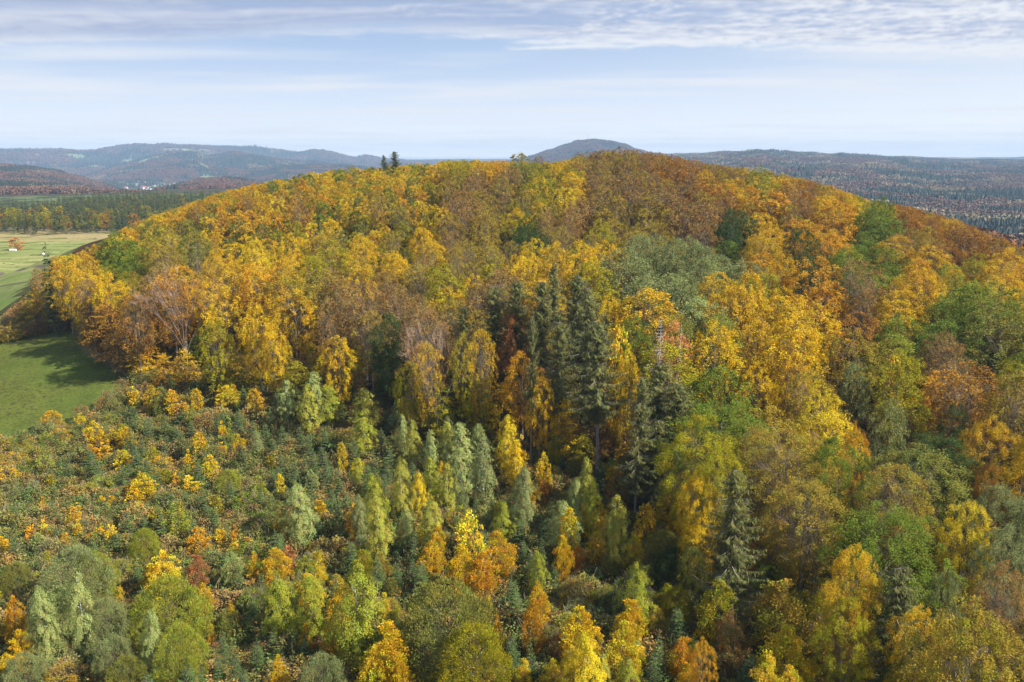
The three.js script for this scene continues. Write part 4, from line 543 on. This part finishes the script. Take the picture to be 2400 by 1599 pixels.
// ---------------------------------------------------------------- plantation: more young spruces, saplings and shrubs between the larger trees
const inPlantation = (x, z) => z < -30 && z > -260 && Math.abs(x) < -z * 0.72 + 14 && !inPoly(x, z, forestPoly) && !inPoly(x, z, nearField) && !(x < -150 && z < -225);
const low = [];
{
  const r = rng32(555);
  for (let k = 0; k < 5000; k++) {
    const x = -150 + 260 * r(), z = -35 - 190 * r(); if (!inPlantation(x, z)) continue;
    const n = fbm(x / 28 + 3, z / 28, 3), m = fbm(x / 18 + 60, z / 18, 2, n2b), orange = smooth(-55, -95, x + 0.15 * (z + 150));
    if (n > -0.1 && orange < 0.6 && r() < 0.8) { if (free(x, z, 1.1)) { addGrid(x, z, 1.1); plant('youngspruce', 'bluespruce', x, z, 2.8 + 3.4 * r(), { w: 0.9 + 0.35 * r(), where: PL }); } }
    else if (r() < 0.7 && free(x, z, 1.05)) { addGrid(x, z, 1.05); plant('bush', pick([['', 'brown', 2], ['', 'olivebrown', 4], ['', 'olive', 4], ['', 'amber', 0.1 + 3 * orange], ['', 'green', 3], ['', 'sage', 2.5], ['', 'yellowgreen', 2.5], ['', 'lime', 1.5]], r)[1], x, z, 2 + 2.2 * r(), { w: 0.9 + 0.5 * r(), where: PL }); }
    else if (m > 0.16 && free(x, z, 0.9)) { addGrid(x, z, 0.9); plant('sapling', pick([['', 'gold', 3], ['', 'amber', 3], ['', 'orange', 2], ['', 'yellow', 2], ['', 'yellowgreen', 3]], r)[1], x, z, 2.2 + 2.4 * r(), { where: PL }); }
  }
  for (let k = 0; k < 2400; k++) {
    const x = -120 + 190 * r(), z = -45 - 150 * r(); if (!inPlantation(x, z)) continue; const [px, py] = toPx(x, ground(x, z) + 4, z);
    if (px > 640 && px < 1560 && py > 930 && r() < 0.3) { if (free(x, z, 0.9)) { addGrid(x, z, 1.3); plant('birch', pick([['', 'birchleaf', 3], ['', 'silver', 3], ['', 'lime', 2], ['', 'yellow', 1]], r)[1], x, z, 6 + 5 * r(), { w: 1 + 0.3 * r(), where: PL }); } }
    else if (r() < 0.5 && n2(x / 16 + 5, z / 16) > -0.2 && free(x, z, 0.75)) { addGrid(x, z, 0.75); plant('maple', pick([['', 'yellow', 1.5], ['', 'gold', 2], ['', 'lime', 2], ['', 'amber', 1.5], ['', 'yellowgreen', 3], ['', 'olive', 3], ['', 'silver', 1.5]], r)[1], x, z, 2.8 + 3.5 * r(), { w: 0.9 + 0.4 * r(), where: PL }); }
  }
  // low bramble, bracken and dry grass that nobody could count
  for (let k = 0; k < 34000; k++) { const x = -170 + 300 * r(), z = -32 - 215 * r(); if (inPlantation(x, z)) low.push([x, z, 0.75 + 1.5 * r() * r(), r() * 6.28, r(), fbm(x / 22 + 9, z / 22, 3), smooth(-84, -104, x - 0.12 * (z + 130))]); }
  // litter-side shrubs inside the wood
  for (let k = 0; k < 5000; k++) { const x = -150 + 330 * r(), z = -30 - 200 * r(); if (inPoly(x, z, forestPoly) && Math.abs(x) < -z * 0.72 + 10) low.push([x, z, 0.6 + 1.6 * r(), r() * 6.28, r(), fbm(x / 22 + 9, z / 22, 3), 0.3]); }
}
// ---------------------------------------------------------------- conifer wood beyond the meadow
{
  const r = rng32(808);
  for (let k = 0; k < 9000; k++) {
    const z = -578 - 330 * r(), x = z * (0.36 + 0.42 * r());
    const front = -z - 578 - 20 * n2(x / 60, 3); if (front < 0) continue;
    const px = toPx(x, 5, z)[0]; if (px < -60 || -z > 690 + px * 0.65) continue;
    const n = fbm(x / 50 + 4, z / 30, 3), rad = 2.9; if (!free(x, z, rad)) continue; addGrid(x, z, rad);
    if (front < 80 && n > -0.03 ? r() < 0.55 : r() < 0.16) plant('young', pick([['', 'gold', 1], ['', 'olive', 5], ['', 'yellowgreen', 3], ['', 'rust', 2]], r)[1], x, z, 11 + 5 * r(), { where: 'in the wood beyond the meadow', w: 1.1 });
    else plant('farconifer', 'pine', x, z, (front < 25 ? 11 : 16) + 6 * r(), { where: 'in the dark wood beyond the meadow', w: 0.9 + 0.3 * r() });
  }
}

// ---------------------------------------------------------------- make the trees: the largest 300 of each kind are objects, the rest one mass
const CM = { true: new THREE.MeshPhysicalMaterial({ name: 'canopy_leaves', color: 0xffffff, vertexColors: true, roughness: 1, specularIntensity: 0.15, transmission: 0.2, thickness: 0, side: THREE.DoubleSide }) };
const MAXOBJ = 300, rest = new Map(), byKind = {}, seenCombo = new Set();
let comboTris = 0, protoTris = 0; const seenProto = new Set();
for (const t of trees) (byKind[t.kind] ??= []).push(t);
for (const [kind, list] of Object.entries(byKind)) {
  const K = KIND[kind]; list.sort((a, b) => (b.hero - a.hero) || b.size - a.size);
  let made = 0;
  for (const t of list) {
    const small = ['bush', 'sapling', 'youngspruce', 'maple', 'understory'].includes(kind), lod = t.lod ?? (t.dist < (small ? 105 : 118) ? 0 : t.dist < 235 ? 1 : 2), p = proto(kind, t.v, lod), s = t.h / p.H, inView = t.px > -90 && t.px < 2490 && t.py < 1690;
    if (made >= MAXOBJ || !inView) { const key = kind + '|' + t.v + '|' + Math.max(lod, inView ? lod : 1); if (!rest.has(key)) rest.set(key, []); rest.get(key).push(t); continue; }
    made++;
    const g = new THREE.Group(); g.name = numbered(K.name); g.position.set(t.x, t.y, t.z); g.rotation.set(t.lean, t.rot, t.lean * 0.7); g.scale.set(s * t.w, s, s * t.w);
    const add = (name, geo, mat) => { const m = new THREE.Mesh(geo, mat); m.name = name; m.castShadow = m.receiveShadow = true; g.add(m); const c = geo.uuid + mat.uuid, n = geo.index.count / 3; if (!seenCombo.has(c)) { seenCombo.add(c); comboTris += n; } if (!seenProto.has(geo.uuid)) { seenProto.add(geo.uuid); protoTris += n; } };
    add('trunk', p.wood, BARK[K.bark]);
    if (p.crown && p.crown.index.count) add('crown', p.crown, leafMat(t.col));
    if (p.twigs) add('twigs', p.twigs, TWIG[t.tw ?? K.twig]);
    let nb = null, bd = 400; if (!t.label) for (const u of trees) { if (u === t || u.col === t.col && u.kind === t.kind) continue; const d2 = (u.x - t.x) ** 2 + (u.z - t.z) ** 2; if (d2 < bd && u.size > t.size * 0.5) { bd = d2; nb = u; } }
    const where = (nb && (t.where ?? '').split(' ').length + COLWORD[t.col].split(' ').length + K.word.split(' ').length < 11 ? `beside ${/^[aeiou]/.test(COLWORD[nb.col]) ? 'an' : 'a'} ${COLWORD[nb.col]} ${KIND[nb.kind].cat} ` : '') + (t.where ?? 'on the hill'), bareKind = kind === 'bare' || kind === 'deadspruce';
    tag(g, t.label ?? `${bareKind ? '' : COLWORD[t.col] + ' '}${K.word} ${where}`, K.cat, t.label ? null : `${K.word} ${t.where ?? 'on the hill'}`);
    scene.add(g);
  }
}
for (const [key, list] of rest) {
  const [kind, v, lod] = key.split('|'), p = proto(kind, +v, Math.min(2, +lod)), geo = p.crown ?? p.twigs; if (!geo || !geo.index.count) continue;
  const im = new THREE.InstancedMesh(geo, CM.true, list.length), M = new THREE.Matrix4(), Q = new THREE.Quaternion(), up = V(0, 1, 0), C = new THREE.Color();
  list.forEach((t, k) => { const s = t.h / p.H; M.compose(V(t.x, t.y, t.z), Q.setFromAxisAngle(up, t.rot), V(s * t.w, s, s * t.w)); im.setMatrixAt(k, M); im.setColorAt(k, C.setRGB(...COL[t.col])); });
  im.name = numbered('forest_canopy'); im.castShadow = im.receiveShadow = true;
  tag(im, `mass of ${KIND[kind].word} crowns filling the wood`, 'forest', null, 'stuff'); scene.add(im);
}
{ // bramble, bracken and dry grass
  const mound = [0, 1, 2].map((v) => broadleaf({ H: 1.2, R: 1.25, cb: 0, n: 46, m: 24, leaf: 0.15, asp: 0.6, seed: 700 + v, lobe: 0.4, wide: 0.25, low: 0.9, cr: 0.4, flat: 0.5, ow: 0.6, uw: 0.8, hue: 0.6, nl: 5, sides: 3, subs: 0, trunkR: 0.015, rise: 0.8, twigs: 40, twigL: 0.6, twigW: 0.02 }));
  const tuft = (() => { const m = new MB(), r = rng32(91); for (let k = 0; k < 160; k++) { const a = r() * 6.28, d = Math.sqrt(r()) * 1.1, b = V(Math.cos(a) * d, 0, Math.sin(a) * d), j = rv(r, 0.35); m.sliver(b, V(b.x + j.x, 0.5 + 0.7 * r(), b.z + j.z), 0.05, [0.8 + 0.4 * r(), 0.8 + 0.4 * r(), 0.9]); } return m.build(); })();
  const lists = [[], [], [], []], twl = [];
  const PAL = [[0.19, 0.18, 0.03], [0.11, 0.145, 0.03], [0.24, 0.195, 0.04], [0.14, 0.165, 0.03], [0.27, 0.18, 0.05], [0.30, 0.20, 0.04]];
  for (const q of low) { const [x, z, s, a, t, n, o] = q, dry = t > 0.965; let c = PAL[Math.floor(clamp(t * 1.1 + n * 0.5, 0, 0.999) * 6)]; if (o > 0.5 && t < 0.6) c = [0.36, 0.21, 0.06]; if (dry) c = [0.30, 0.26, 0.14]; lists[dry ? 3 : Math.floor(t * 97) % 3].push([x, z, s, a, c]); }
  const mat = new THREE.MeshStandardMaterial({ name: 'low_growth', color: 0xffffff, vertexColors: true, roughness: 1, side: THREE.DoubleSide });
  lists.forEach((l, k) => { for (const part of k < 3 ? ['crown', 'twigs'] : ['tuft']) {
    const im = new THREE.InstancedMesh(part === 'tuft' ? tuft : mound[k][part], mat, l.length), M = new THREE.Matrix4(), Q = new THREE.Quaternion(), up = V(0, 1, 0), C = new THREE.Color();
    l.forEach(([x, z, s, a, c], i) => { M.compose(V(x, ground(x, z), z), Q.setFromAxisAngle(up, a), V(s, s * (0.9 + 0.7 * ((i * 13) % 10) / 10), s)); im.setMatrixAt(i, M); im.setColorAt(i, part === 'twigs' ? C.setRGB(0.14, 0.115, 0.06) : C.setRGB(...c)); });
    im.name = numbered(k < 3 ? 'undergrowth' : 'dry_grass'); im.castShadow = im.receiveShadow = true;
    tag(im, k < 3 ? (part === 'crown' ? 'low bramble and bracken leaves between the young trees' : 'thin brown stems of the low bramble') : 'pale tufts of dry grass between the young trees', 'undergrowth', null, 'stuff'); scene.add(im);
  } });
}

// ---------------------------------------------------------------- small things far off: wrapped bales in the meadow, houses of the villages
{
  const wrap = new THREE.MeshStandardMaterial({ name: 'white_bale_wrap', color: lin([0.82, 0.82, 0.80]), roughness: 0.45 });
  const baleGeo = new THREE.LatheGeometry([[0, -0.62], [0.5, -0.62], [0.62, -0.56], [0.66, -0.4], [0.66, 0.4], [0.62, 0.56], [0.5, 0.62], [0, 0.62]].map(([a, b]) => new THREE.Vector2(a, b)), 20).rotateZ(Math.PI / 2);
  const [bx, bz] = onGround(33, 589, 0), [cx, cz] = onGround(101, 598, 0);
  for (let k = 0; k < 3; k++) { const m = new THREE.Mesh(baleGeo, wrap); m.name = numbered('silage_bale'); m.position.set(bx + (k - 1.5) * 1.27, ground(bx, bz) + 0.66, bz - (k - 1.5) * 0.12); m.rotation.y = 0.1; m.castShadow = m.receiveShadow = true; tag(m, 'white wrapped bale in the row of bales on the meadow', 'bale', 'row of white wrapped bales'); scene.add(m); }
  const m = new THREE.Mesh(baleGeo, wrap); m.name = numbered('silage_bale'); m.position.set(cx, ground(cx, cz) + 0.66, cz); m.castShadow = m.receiveShadow = true; tag(m, 'single white wrapped bale behind the dark spruce', 'bale'); scene.add(m);

  const wallM = [[0.78, 0.77, 0.74], [0.66, 0.62, 0.54], [0.55, 0.52, 0.47]].map((c, k) => new THREE.MeshStandardMaterial({ name: 'house_wall_' + k, color: lin(c), roughness: 0.9 })), roofM = [[0.26, 0.10, 0.06], [0.15, 0.11, 0.10]].map((c, k) => new THREE.MeshStandardMaterial({ name: 'roof_tiles_' + k, color: lin(c), roughness: 0.9 })), paneM = new THREE.MeshStandardMaterial({ name: 'window_glass', color: lin([0.05, 0.06, 0.08]), roughness: 0.2 });
  const box = new THREE.BoxGeometry(1, 1, 1), sh = new THREE.Shape([[-0.56, 0], [0.56, 0], [0, 0.5]].map(([a, b]) => new THREE.Vector2(a, b))), gable = new THREE.ExtrudeGeometry(sh, { depth: 1.08, bevelEnabled: false }).translate(0, 0, -0.54), r = rng32(66);
  const house = (x, y, z, w, d, h, a, where) => {
    const g = new THREE.Group(); g.name = numbered('house'); g.position.set(x, y, z); g.rotation.y = a; const k = Math.floor(r() * 3);
    const wl = new THREE.Mesh(box, wallM[k]); wl.name = 'wall'; wl.scale.set(w, h + 4, d); wl.position.y = h / 2 - 2; const rf = new THREE.Mesh(gable, roofM[Math.floor(r() * 2)]); rf.name = 'roof'; rf.scale.set(w, w * 0.9, d); rf.position.y = h + 0.01; g.add(wl, rf);
    for (let i = 0; i < 3; i++) { const p = new THREE.Mesh(box, paneM); p.name = 'window'; p.scale.set(1.2, 1.5, 0.1); p.position.set((i - 1) * w * 0.3, h * 0.55, d / 2 + 0.03); g.add(p); }
    g.traverse((o) => { o.castShadow = o.receiveShadow = true; });
    tag(g, ['white', 'cream', 'grey'][k] + ' house with pitched roof ' + where, 'house', 'houses ' + where); scene.add(g);
  };
  for (let k = 0; k < 45; k++) { const px = 285 + 175 * r() + (r() < 0.3 ? (r() - 0.5) * 160 : 0), D = 4000 + 1100 * r(), d = pxDir(px, 430), l = Math.hypot(d.x, d.z), x = d.x / l * D, z = d.z / l * D; house(x, ground(x, z) + 2, z, 9 + 5 * r(), 10 + 7 * r(), 5 + 4 * r(), r() * 3, 'in the valley village'); }
  for (let k = 0; k < 16; k++) { const u = 0.75 + 0.05 * r(), v = 0.62 + 0.1 * r(), s = surfB(u, v); house(s.x, s.y, s.z, 9 + 6 * r(), 12 + 8 * r(), 5 + 3 * r(), r() * 3, 'in the far hillside village'); }
  // mast on the mountain top
  const d = pxDir(1378, 327), l = Math.hypot(d.x, d.z), D = 5990, mast = new THREE.Mesh(new THREE.CylinderGeometry(0.8, 2.2, 60, 6), new THREE.MeshStandardMaterial({ name: 'mast_steel', color: lin([0.4, 0.4, 0.42]), roughness: 0.6 }));
  mast.name = 'radio_mast'; mast.position.set(d.x / l * D, CAM_Y + d.y / l * D + 12, d.z / l * D); mast.castShadow = true; tag(mast, 'thin grey radio mast on the mountain top', 'mast'); scene.add(mast);
}
console.log('trees', trees.length, Object.entries(byKind).map(([k, l]) => k + ':' + l.length).join(' '), 'proto tris', protoTris | 0, 'combo tris', comboTris | 0, 'low', low.length, 'children', scene.children.length);
renderer.render(scene, camera);
